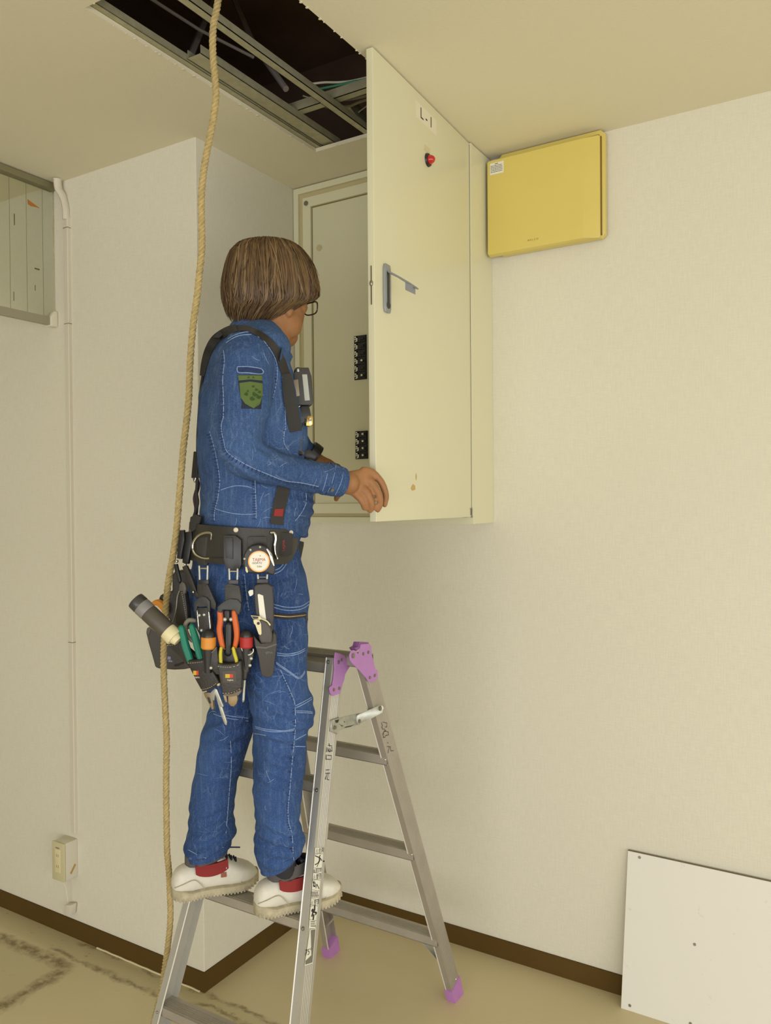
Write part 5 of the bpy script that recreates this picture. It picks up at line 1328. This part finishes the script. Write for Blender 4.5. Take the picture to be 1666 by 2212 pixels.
# ---- belt
belt = empty('tool_belt', P(525, 1170, 2.06), 'wide black leather tool belt round the waist', 'tool belt')
bandring(((409, 1128), (650, 1140), 2.06, .188), ((403, 1206), (640, 1210), 2.06, .190), .006, M['leather'], 'belt_band', belt, sq=2.2)
bo = [o_ for o_ in C.objects if o_.name.startswith('belt_band')][0]
TB = BVHTree.FromPolygons([v.co+wloc(bo) for v in bo.data.vertices], [tuple(p.vertices) for p in bo.data.polygons])
B_ = [TB, TP_, TJ]
for L in ([z4(620, 108), z4(800, 118), z4(1000, 125), z4(1180, 128), z4(1300, 138)], [z4(560, 375), z4(760, 378), z4(900, 378)]):
    pts = smooth_pts(on([TB], L, .0006)); build('belt_edge', MB().tube(pts, .0012, 6), M['gunmetal'], belt)
def plat(x, y, lift=0, ang=0):
    c, _ = cast(*z4(x, y), B_, 1.9); return plane(*z4(x, y), (c-CAM).dot(FF)-lift, ang)
for x, y in ((905, 162), (1335, 183)):
    pl_ = plat(x, y, .001, 5); S_, n_ = pl_; k = MB().tube([S_(*z4(x, y)), S_(*z4(x, y), .003)], .0058, 18); k.ball(S_(*z4(x, y), .003), .0058, .0058, .002, ax=(RH, UP, n_)); build('snap_stud', k, mat('ivory_stud', srgb(214, 204, 176), .3), belt)
pD = plat(660, 290, .008, -18)
ptube(pD, [(712, 236), (714, 192), (660, 186), (606, 212), (572, 262), (568, 310), (592, 356), (650, 384), (722, 378), (722, 326)], .0030, 'chrome', 'd_ring', belt, seg=10, n=6)
pD2 = plat(1205, 280, .006, 14)
ptube(pD2, [(1180, 184), (1206, 186), (1216, 230), (1206, 290), (1210, 345), (1226, 386)], .0032, 'chrome', 'd_ring', belt, seg=10)
slab(plat(650, 300, .002, -18), [(592, 225), (690, 215), (700, 400), (672, 440), (612, 440), (596, 400)], 0, .005, 'leather', 'belt_loop', belt, .0015)
slab(plat(870, 330, .003, -4), [(804, 215), (815, 204), (898, 204), (946, 240), (948, 430), (928, 482), (828, 470), (806, 395)], 0, .009, 'gunmetal', 'holder_plate', belt, .0015)
slab(plat(870, 330, .012, -4), [(820, 222), (880, 222), (880, 392), (825, 380)], 0, .003, 'black', 'holder_slot', belt, .0006)
slab(plat(1090, 240, .003, 4), [(995, 225), (1010, 212), (1145, 215), (1150, 290), (1000, 295)], 0, .006, 'leather', 'holder_plate', belt, .001)
pR = plat(1285, 270, .003, 16)
slab(pR, [(1242, 176), (1350, 190), (1345, 358), (1310, 372), (1232, 352)], 0, .005, 'nylon', 'strap_end', belt, .0015)
S_, n_ = pR
build('strap_lettering', text_mesh('TAJIMA', .0085, S_(*z4(1280, 285), .0056), UP, -RH, lift=0), M['red'], belt, smooth=False)
pBk = plane(*z4(1390, 300), 2.02, 40)
slab(pBk, [(1378, 240), (1440, 256), (1436, 290), (1414, 396), (1352, 382), (1358, 330)], -.02, .022, 'nylon', 'buckle_tongue', belt, .002)
for x in (1362, 1374): ptube(pBk, [(x+14, 240), (x-6, 378)], .0012, 'chrome', 'buckle_bar', belt, off=.003)
pL = plane(*z4(500, 300), 2.0, -20)
slab(pL, [(462, 165), (496, 162), (500, 240), (478, 350), (474, 392), (440, 385), (444, 330), (452, 240)], 0, .008, 'black', 'back_holder', belt, .0015)
slab(pL, [(508, 178), (556, 172), (560, 255), (536, 380), (528, 430), (484, 420), (488, 300)], -.01, .010, 'gunmetal', 'back_holder', belt, .0015)
for x, y in ((443, 407), (508, 434)):
    S_, n_ = pL; k = MB().ball(S_(*z4(x, y), .006), .0042, seg=10, rn=8); build('rivet', k, M['chrome'], belt)
slab(pL, [(545, 60), (590, 40), (632, 60), (620, 110), (585, 160), (560, 180), (535, 150)], .0, .012, 'nylon', 'back_pad', belt, .003)

def hanger_set(par, plx, frame_, strap_, head_, off=0):
    if frame_:
        x0, y0, x1, y1 = frame_
        ptube(plx, [(x0, y0), (x0+4, y1)], .0024, 'zinc', 'hanger_bar', par, off=off+.004); ptube(plx, [(x1, y0), (x1-4, y1)], .0024, 'zinc', 'hanger_bar', par, off=off+.004)
        ptube(plx, [(x0, y0+18), (x1, y0+18)], .0018, 'chrome', 'hanger_pin', par, off=off+.004)
        slab(plx, [(x0-6, y1-20), (x1+6, y1-20), (x1+6, y1+14), (x0-6, y1+14)], off+.001, .006, 'gunmetal', 'hanger_block', par, .001)
    if strap_: slab(plx, strap_, off, .006, 'leather', 'hanger_strap', par, .0015)
    if head_: slab(plx, head_, off+.003, .008, mat('hanger_head', srgb(62, 63, 62), .5, .2), 'hanger_head', par, .0015)
def logo(par, plx, x0, y0, x1, y1, off):
    xm = x0+(x1-x0)*.58; S_, n_ = plx
    slab(plx, [(x0, y0), (xm, y0), (xm, y1), (x0, y1)], off, .0005, mat('logo_yellow', srgb(204, 170, 48), .6), 'logo_square', par, 0, smooth=False)
    slab(plx, [(xm, y0), (x1, y0), (x1, y1), (xm, y1)], off, .0005, mat('logo_red', srgb(204, 62, 44), .6), 'logo_square', par, 0, smooth=False)
    build('logo_lettering', text_mesh('TAJIMA', .0046, S_(*z4((x0+x1)/2+8, y1+18), off+.0005), n_.cross(UP)*-1, UP, lift=0), M['sticker'], par, smooth=False)

# ---- centre pouch
pC_ = plane(*z4(855, 1150), 1.848, -3)
cp = empty('tool_pouch', P(495, 1500, 1.85), 'centre black leather pouch with orange pliers and yellow nippers, hanging at the hip', 'tool pouch', 'tool pouches on the belt')
hanger_set(cp, pC_, (852, 468, 918, 572), [(815, 596), (845, 580), (930, 600), (946, 690), (948, 800), (905, 830), (880, 760), (818, 715)], [(762, 764), (790, 738), (828, 712), (860, 700), (918, 708), (946, 742), (944, 770), (930, 822), (906, 822), (900, 790), (800, 786), (790, 812), (762, 806)])
slab(pC_, [(762, 1080), (850, 1092), (944, 1078), (958, 1180), (950, 1320), (920, 1420), (800, 1430), (770, 1290), (758, 1180)], -.012, .010, 'leather', 'back_panel', cp, .002)
k = slab(pC_, [(668, 1122), (690, 1108), (756, 1078), (768, 1180), (782, 1298), (750, 1295), (700, 1240), (672, 1160)], -.008, .020, 'leather', 'side_loop', cp, .004)
ptube(pC_, [(672, 1150), (680, 1128), (720, 1118), (752, 1082)], .0012, mat('grey_piping', srgb(120, 112, 98), .7), 'loop_piping', cp, off=.0125)
slab(pC_, [(944, 1084), (975, 1110), (1042, 1104), (1040, 1150), (1012, 1225), (988, 1300), (984, 1336), (952, 1336), (948, 1200)], -.008, .020, 'leather', 'side_loop', cp, .004)
ptube(pC_, [(948, 1086), (965, 1120), (1005, 1140), (1038, 1118), (1040, 1095)], .0012, 'gyps', 'loop_piping', cp, off=.0125)
fpk = slab(pC_, [(754, 1204), (800, 1212), (850, 1212), (905, 1204), (944, 1184), (952, 1280), (948, 1395), (930, 1425), (860, 1448), (800, 1450), (790, 1420), (772, 1320)], .002, .024, 'leather', 'front_pocket', cp, .005, 3)
stitchline(pC_, [(762, 1228), (810, 1236), (860, 1236), (905, 1226), (942, 1208)], .0265, cp); stitchline(pC_, [(775, 1085), (850, 1096), (935, 1082)], .0015, cp); stitchline(pC_, [(800, 1440), (860, 1438), (920, 1418), (944, 1395)], .0265, cp)
slab(pC_, [(798, 1272), (804, 1264), (898, 1262), (908, 1272), (906, 1350), (898, 1358), (810, 1360), (802, 1350)], .0255, .0012, mat('leather_label', srgb(78, 72, 62), .6), 'maker_patch', cp, .0005)
logo(cp, pC_, 821, 1290, 882, 1320, .0268)
slab(pC_, [(802, 1438), (870, 1444), (940, 1412), (944, 1432), (925, 1458), (860, 1468), (812, 1462)], .000, .016, mat('worn_leather_edge', srgb(120, 110, 92), .7), 'bottom_flap', cp, .003)
for x, y in ((686, 1188), (709, 1242), (1024, 1168), (1014, 1222)):
    S_, n_ = pC_; k = MB().ball(S_(*z4(x, y), .012), .0040, .0040, .002, ax=(RH, UP, n_), seg=12); build('stud', k, M['zinc'], cp)
# tools of the centre pouch
pl1 = empty('pliers', P(495, 1400, 1.85), 'pliers with orange grips standing in the centre pouch', 'pliers')
ptube(pC_, [(780, 806), (784, 870), (776, 940), (786, 1010), (800, 1076)], [.0066, .0070, .0070, .0066, .0058], 'orange', 'grip', pl1, off=.004)
ptube(pC_, [(892, 806), (897, 860), (908, 930), (912, 1000), (898, 1072)], [.0064, .0068, .0070, .0068, .0056], 'orange', 'grip', pl1, off=.004)
ptube(pC_, [(836, 800), (838, 850)], .0085, 'black', 'pivot_boss', pl1, off=-.002)
for x in (818, 866):
    S_, n_ = pC_; k = MB().ball(S_(*z4(x, 862), .006), .0050, .0050, .003, ax=(RH, UP, n_), seg=12); build('rivet', k, M['zinc'], pl1)
slab(pC_, [(840, 1462), (868, 1462), (914, 1448), (918, 1490), (908, 1524), (886, 1548), (862, 1542), (842, 1516)], -.004, .012, mat('worn_steel_jaw', srgb(150, 128, 92), .5, .5), 'jaw', pl1, .003)
slab(pC_, [(802, 1450), (830, 1460), (838, 1508), (822, 1514), (812, 1490)], -.004, .009, mat('worn_steel_jaw2', srgb(150, 134, 104), .5, .5), 'jaw', pl1, .002)
tag(ptube(pC_, [(850, 905), (850, 990), (846, 1120)], [.0092, .0098, .0098], 'gunmetal', 'wire_tool', None, off=-.006), 'dark rounded tool handle standing between the orange plier grips', 'tool handle')
ni = empty('nippers', P(495, 1430, 1.83), 'small nippers with yellow grips in the front pocket of the centre pouch', 'nippers')
ptube(pC_, [(789, 1086), (784, 1130), (785, 1170), (788, 1215)], [.0034, .0042, .0042, .004], 'yellow', 'grip', ni, off=.014)
ptube(pC_, [(884, 1086), (894, 1130), (906, 1170), (912, 1200)], [.0034, .0042, .0042, .004], 'yellow', 'grip', ni, off=.014)
def driver(x, y0, y1, r, m, lab_, pivot, tip=None, tilt=0):
    d_ = empty('screwdriver', P(*z4(x, y1), 1.85), lab_, 'screwdriver')
    S_, n_ = pC_; k = MB()
    a = S_(*z4(x+tilt, y0), .004); b = S_(*z4(x, y1), .004); ax2 = (b-a).normalized()
    k.cap_tube([a+ax2*r*.5, a.lerp(b, .5)], [r*.93, r*.93], 20); build('end_cap', k, M['gunmetal'], d_)
    k = MB(); k.tube([a.lerp(b, .27), a.lerp(b, .32), a.lerp(b, .92), b], [r*.9, r, r, r*.86], 24); build('grip', k, M[m], d_)
    k = MB().tube([b-ax2*.002, b+ax2*.055], [r*.84, r*.5], 20); build('lower_grip', k, M['black'], d_)
    if tip:
        k = MB().tube([S_(*z4(*tip[0]), .004), S_(*z4(*tip[1]), .004)], [.0032, .0030], 10); k.tube([S_(*z4(*tip[1]), .004), S_(*z4(tip[1][0]-2, tip[1][1]+16), .004)], [.0034, .0016], 8); build('shaft', k, M['zinc'], d_)
driver(690, 962, 1092, .0172, 'amber', 'black screwdriver with an orange band in the left loop of the centre pouch', 0, tilt=2)
driver(987, 964, 1084, .0152, 'red', 'black screwdriver with a red band in the right loop of the centre pouch', 0, tip=((972, 1336), (963, 1492)))
# ---- tape measure
tp = empty('tape_measure', P(560, 1240, 1.85), 'round black tape measure with a white dial clipped to the belt', 'tape measure')
pT = plane(*z4(1085, 400), 1.838, 8); S_, n_ = pT
slab(pT, [(962, 400), (968, 350), (992, 308), (1030, 282), (1082, 274), (1130, 284), (1170, 316), (1196, 364), (1206, 420), (1214, 470), (1206, 512), (1180, 516), (1150, 498), (1060, 502), (990, 500), (966, 450)], -.030, .038, 'black', 'case', tp, .005, 3)
cc = S_(*z4(1085, 408), .008); U2 = n_.cross(RH).normalized()*-1; 
k = MB(); k.tube([cc, cc+n_*.0028], .0245, 40); cr = build('dial_rim', k, mat('orange_rim', srgb(206, 138, 66), .3, .4), tp)
k = MB(); k.tube([cc+n_*.0028, cc+n_*.0034], .0218, 40); dl_ = build('dial', k, M['sticker'], tp)
Xt = (RH-n_*RH.dot(n_)).normalized()
def tt(txt, sz, dx, dy, m): build('dial_lettering', text_mesh(txt, sz, cc+n_*.0036+Xt*dx+UP*dy, Xt, UP, lift=0), m, dl_, smooth=False)
tt('TAJIMA', .0092, 0, .004, M['red']); tt('GOATU', .0062, -.004, -.0035, M['ink']); tt('5.0m', .0058, .001, -.0115, M['ink']); tt('\u25b2', .003, .003, .013, M['ink'])
ptube(pT, [(1148, 312), (1172, 350), (1186, 400), (1200, 440)], [.002, .0036, .0036, .0022], 'chrome', 'lock_lever', tp, off=.009)
for x, y in ((1018, 318), (1093, 296), (972, 388)): k = MB().ball(S_(*z4(x, y), .008), .0032, .0032, .0022, ax=(RH, UP, n_), seg=10); build('screw', k, M['zinc'], tp)
slab(pT, [(978, 452), (990, 450), (1000, 488), (992, 500), (980, 482)], .008, .002, 'cream', 'tape_hook', tp, .0006)
# ---- cutter and its sheath (right of the pouch)
pK = plane(*z4(1130, 900), 1.862, 8)
sh = empty('knife_sheath', P(578, 1460, 1.86), 'narrow black moulded holster hanging at the right of the tool row', 'holster', None)
hanger_set(sh, pK, (1076, 512, 1150, 566), None, None)
slab(pK, [(1042, 985), (1052, 1058), (1080, 1160), (1098, 1270), (1108, 1304), (1150, 1320), (1180, 1312), (1196, 1296), (1210, 1180), (1226, 1050), (1220, 985), (1196, 958), (1188, 1000), (1180, 1040), (1100, 1050), (1062, 1010)], -.014, .034, mat('moulded_holster', srgb(58, 54, 48), .55, bump=.1), 'holster_body', sh, .005, 3)
slab(pK, [(1046, 1040), (1060, 1072), (1140, 1078), (1222, 1050), (1224, 1062), (1140, 1092), (1062, 1086)], .019, .002, mat('holster_rim', srgb(96, 92, 84), .6), 'rim', sh, .0008)
S_, n_ = pK; build('holster_lettering', text_mesh('TAJIMA', .0075, S_(*z4(1152, 1122), .0205), RH, UP, lift=0), mat('faint_print', srgb(120, 114, 100), .6), sh, smooth=False)
kn = empty('utility_knife', P(575, 1330, 1.85), 'long black utility knife with a pale blade strip standing in the narrow holster', 'utility knife')
slab(pK, [(1044, 602), (1072, 584), (1150, 578), (1192, 602), (1200, 700), (1202, 860), (1192, 960), (1196, 1050), (1100, 1052), (1082, 990), (1064, 870), (1050, 740)], -.006, .018, mat('knife_body', srgb(58, 55, 50), .5), 'handle', kn, .004, 3)
slab(pK, [(1074, 668), (1084, 662), (1118, 676), (1142, 868), (1130, 880), (1092, 858)], .0125, .0012, 'sticker', 'blade_strip', kn, .0005)
slab(pK, [(1000, 646), (1014, 632), (1040, 630), (1042, 664), (1030, 676), (1012, 682)], .004, .003, 'sticker', 'end_clip', kn, .001)
sc_ = empty('hook_cutter', P(568, 1380, 1.84), 'short black hook cutter with an ivory guard beside the utility knife', 'cutter')
slab(pK, [(1072, 900), (1095, 858), (1150, 882), (1176, 922), (1192, 980), (1186, 1050), (1100, 1052), (1084, 1010)], .012, .016, mat('cutter_body', srgb(74, 70, 64), .5), 'body', sc_, .005, 3)
slab(pK, [(1040, 868), (1062, 862), (1090, 872), (1102, 900), (1106, 975), (1096, 986), (1082, 978), (1056, 905), (1046, 896)], .0285, .003, 'cream', 'guard', sc_, .001)
slab(pK, [(1020, 830), (1094, 838), (1100, 852), (1150, 872), (1176, 900), (1174, 914), (1162, 908), (1130, 886), (1070, 866), (1040, 862)], .022, .003, 'cream', 'guard', sc_, .001)
slab(pK, [(1028, 836), (1080, 842), (1078, 856), (1042, 858)], .0255, .001, 'gunmetal', 'blade', sc_, .0003)
k = MB().tube([pK[0](*z4(1080, 893), .031), pK[0](*z4(1080, 893), .0325)], .0034, 14); build('hole', k, M['black'], sc_)

# ---- left pouch, tilted, with the teal pliers
pM = plane(*z4(600, 1200), 1.885, -16)
lp_ = empty('tool_pouch', P(425, 1490, 1.89), 'tilted black leather pouch holding the green-handled pliers, left of the centre pouch', 'tool pouch', 'tool pouches on the belt')
hanger_set(lp_, pM, (618, 446, 684, 572), [(600, 592), (650, 574), (684, 590), (748, 738), (745, 790), (700, 770), (640, 700), (602, 690)], [(578, 724), (604, 704), (640, 680), (672, 690), (700, 720), (700, 800), (686, 806), (676, 762), (600, 760), (592, 806), (578, 798)])
slab(pM, [(584, 770), (690, 770), (704, 840), (718, 950), (660, 965), (600, 945), (590, 860)], -.004, .010, 'leather', 'strap', lp_, .002)
for x, y in ((618, 830), (656, 826), (636, 948)): k = MB().ball(pM[0](*z4(x, y), .007), .0038, .0038, .002, ax=(RH, UP, pM[1]), seg=12); build('stud', k, M['zinc'], lp_)
for x in (600, 690): ptube(pM, [(x, 790), (x+14, 940)], .0014, 'chrome', 'strap_edge', lp_, off=.006)
slab(pM, [(352, 1052), (400, 1000), (446, 948), (480, 930), (530, 1090), (600, 1150), (680, 1168), (700, 1230), (776, 1352), (740, 1385), (640, 1430), (590, 1340), (540, 1240), (450, 1140)], -.022, .014, 'leather', 'back_panel', lp_, .003)
slab(pM, [(520, 1184), (600, 1180), (682, 1168), (700, 1215), (736, 1290), (776, 1354), (758, 1384), (700, 1412), (640, 1432), (612, 1370), (570, 1290)], -.006, .026, 'leather', 'front_pocket', lp_, .006, 3)
stitchline(pM, [(528, 1204), (600, 1200), (686, 1186)], .0205, lp_); stitchline(pM, [(632, 1412), (690, 1400), (730, 1378), (762, 1352)], .0205, lp_); stitchline(pM, [(366, 1066), (410, 1060), (450, 1020)], -.006, lp_)
logo(lp_, pM, 570, 1264, 612, 1298, .0202)
k = MB().ball(pM[0](*z4(768, 1368), .016), .0046, .0046, .003, ax=(RH, UP, pM[1]), seg=12); build('stud', k, M['cream'], lp_)
pl2_ = empty('pliers', P(415, 1420, 1.88), 'pliers with teal green grips standing in the tilted left pouch', 'pliers')
ptube(pM, [(478, 932), (494, 1000), (514, 1080), (548, 1180)], [.0080, .0088, .0090, .0085], 'teal', 'grip', pl2_, off=.004)
ptube(pM, [(560, 920), (582, 990), (606, 1080), (632, 1172)], [.0070, .0085, .0090, .0085], 'teal', 'grip', pl2_, off=.004)
slab(pM, [(648, 1438), (700, 1432), (722, 1478), (728, 1566), (716, 1572), (690, 1520), (660, 1466)], -.010, .010, mat('brown_steel_jaw', srgb(140, 124, 96), .5, .4), 'jaw', pl2_, .002)
slab(pM, [(680, 1470), (700, 1476), (710, 1520), (696, 1518)], .0, .001, 'black', 'jaw_opening', pl2_, .0003)
wr = empty('snips', P(440, 1540, 1.88), 'steel snips blades poking out below the tilted left pouch', 'snips')
slab(pM, [(700, 1440), (740, 1400), (756, 1410), (806, 1540), (798, 1552), (782, 1546), (740, 1450), (730, 1500), (712, 1480)], -.006, .006, 'zinc', 'blade', wr, .001)
slab(pM, [(738, 1440), (752, 1440), (800, 1560), (832, 1660), (830, 1692), (816, 1684), (790, 1620)], -.014, .005, 'zinc', 'blade', wr, .001)
ptube(pM, [(585, 872), (540, 868), (512, 900), (512, 950), (535, 1000), (560, 1030)], [.0045, .0055, .0055, .0055, .005, .004], mat('grey_grip', srgb(132, 128, 112), .5), 'handle', wr, off=-.014)

# ---- flashlight in its holster
pFl = plane(*z4(260, 850), 1.900, -10)
flx = empty('flashlight', P(330, 1360, 1.90), 'dark cylindrical flashlight with a grey band sticking out to the left of the belt', 'flashlight')
S_, n_ = pFl; a = S_(*z4(118, 712)); b = S_(*z4(398, 978)); L_ = b-a; r0 = .0215; U_ = L_.normalized()
def seg(u0, u1, rr0, rr1, m, name): return build(name, MB().tube([a+L_*u0, a+L_*(u0+.02), a+L_*(u1-.02), a+L_*u1], [rr0*.96, rr0, rr1, rr1*.96], 32), M[m] if isinstance(m, str) else m, flx)
seg(.0, .17, r0, r0*1.02, mat('lens_cap', srgb(64, 62, 60), .35), 'lens_cap'); seg(.17, .36, r0*1.03, r0*1.02, mat('grey_band', srgb(132, 130, 128), .5), 'grey_band'); seg(.36, .90, r0, r0*.98, mat('flashlight_body', srgb(84, 78, 68), .5), 'barrel')
k = MB().tube([a-U_*.0005, a+U_*.001], r0*.8, 28); build('lens_face', k, mat('pale_lens', srgb(168, 160, 140), .25), flx)
seg(.88, 1.10, r0*.95, r0*1.02, 'cream', 'base'); seg(1.08, 1.20, r0*.75, r0*.6, 'cream', 'base')
ptube(pFl, [(165, 850), (240, 920), (340, 1010)], .0022, 'cream', 'side_stripe', flx, off=.002)
tag(ptube(pFl, [(252, 742), (296, 730), (336, 762), (350, 812)], [.005, .009, .010, .006], 'amber', 'hooked_knife', None, off=-.17), 'curved orange handle showing behind the flashlight and rope', 'handle')
# ---- back bag and pouches behind the rope
pG = plane(*z4(380, 1000), 2.14, 0)
bg = empty('waist_bag', P(365, 1440, 2.16), 'black waist bag hanging behind the rope at the man\'s back', 'bag')
slab(pG, [(200, 965), (208, 935), (232, 922), (300, 930), (360, 1000), (440, 1110), (560, 1242), (500, 1254), (420, 1258), (300, 1248), (272, 1236), (252, 1160), (220, 1050)], -.05, .065, mat('bag_fabric', srgb(66, 62, 54), .6, bump=.3, bscale=300), 'bag_body', bg, .010, 3)
slab(pG, [(202, 960), (208, 930), (236, 918), (300, 928), (298, 944), (240, 940), (222, 990)], -.030, .047, mat('bag_rim', srgb(84, 79, 68), .6), 'bag_rim', bg, .002)
k = MB()
S_, n_ = pG
for q_ in ((372, 1150, 395, 1178), (378, 1180, 408, 1196)): k.prism([S_(*z4(q_[0], q_[1]), .0155), S_(*z4(q_[2], q_[1]+4), .0155), S_(*z4(q_[2], q_[3]), .0155), S_(*z4(q_[0]-4, q_[3]-4), .0155)], n_*.0006)
build('bag_mark', k, mat('pale_blue_mark', srgb(136, 140, 168), .7), bg, smooth=False)
ptube(pG, [(430, 1222), (460, 1214), (492, 1200)], .003, 'black', 'bag_slot', bg, off=.014)
pH = plane(*z4(480, 750), 2.09, -8)
bp_ = empty('back_pouch', P(390, 1350, 2.10), 'black leather pouch and loose straps hanging at the back of the belt', 'tool pouch')
slab(pH, [(298, 700), (312, 672), (350, 652), (404, 640), (402, 520), (424, 484), (500, 478), (545, 490), (600, 690), (590, 860), (560, 930), (470, 960), (400, 900), (360, 820), (310, 730)], -.05, .05, 'leather', 'pouch_body', bp_, .008, 3)
pH2 = plane(*z4(480, 750), 1.955, -22)
slab(pH2, [(455, 640), (480, 632), (502, 650), (518, 760), (528, 880), (500, 930), (460, 930), (424, 890), (440, 760)], -.012, .018, 'leather', 'pouch_flap', bp_, .004, 3)
stitchline(pH2, [(480, 650), (500, 760), (518, 880)], .0065, bp_)
slab(pH2, [(414, 432), (440, 428), (470, 560), (458, 582), (442, 560)], .0, .007, 'gunmetal', 'strap', bp_, .0015)
slab(pH2, [(482, 450), (516, 440), (560, 540), (612, 690), (590, 700), (540, 620)], -.004, .008, 'leather', 'strap', bp_, .0015)
slab(pH2, [(462, 590), (482, 566), (502, 580), (514, 620), (506, 660), (490, 668), (484, 640), (470, 644), (456, 632)], .002, .008, mat('clip_grey', srgb(92, 88, 80), .5), 'snap_hook', bp_, .002)
ptube(pH2, [(462, 640), (446, 690), (436, 780), (418, 860), (404, 890)], .0016, 'rivet', 'lanyard', bp_, off=.006)
k = MB().ball(pH2[0](*z4(572, 648), .008), .0035, seg=10, rn=8); build('rivet', k, M['chrome'], bp_)
tag(slab(pc, [(x, y) for x, y in sf], -.05, .02, 'black', 'wrist_pouch', None, .004, conv=I), 'black bundled strap end sticking out below the chest gear', 'strap')
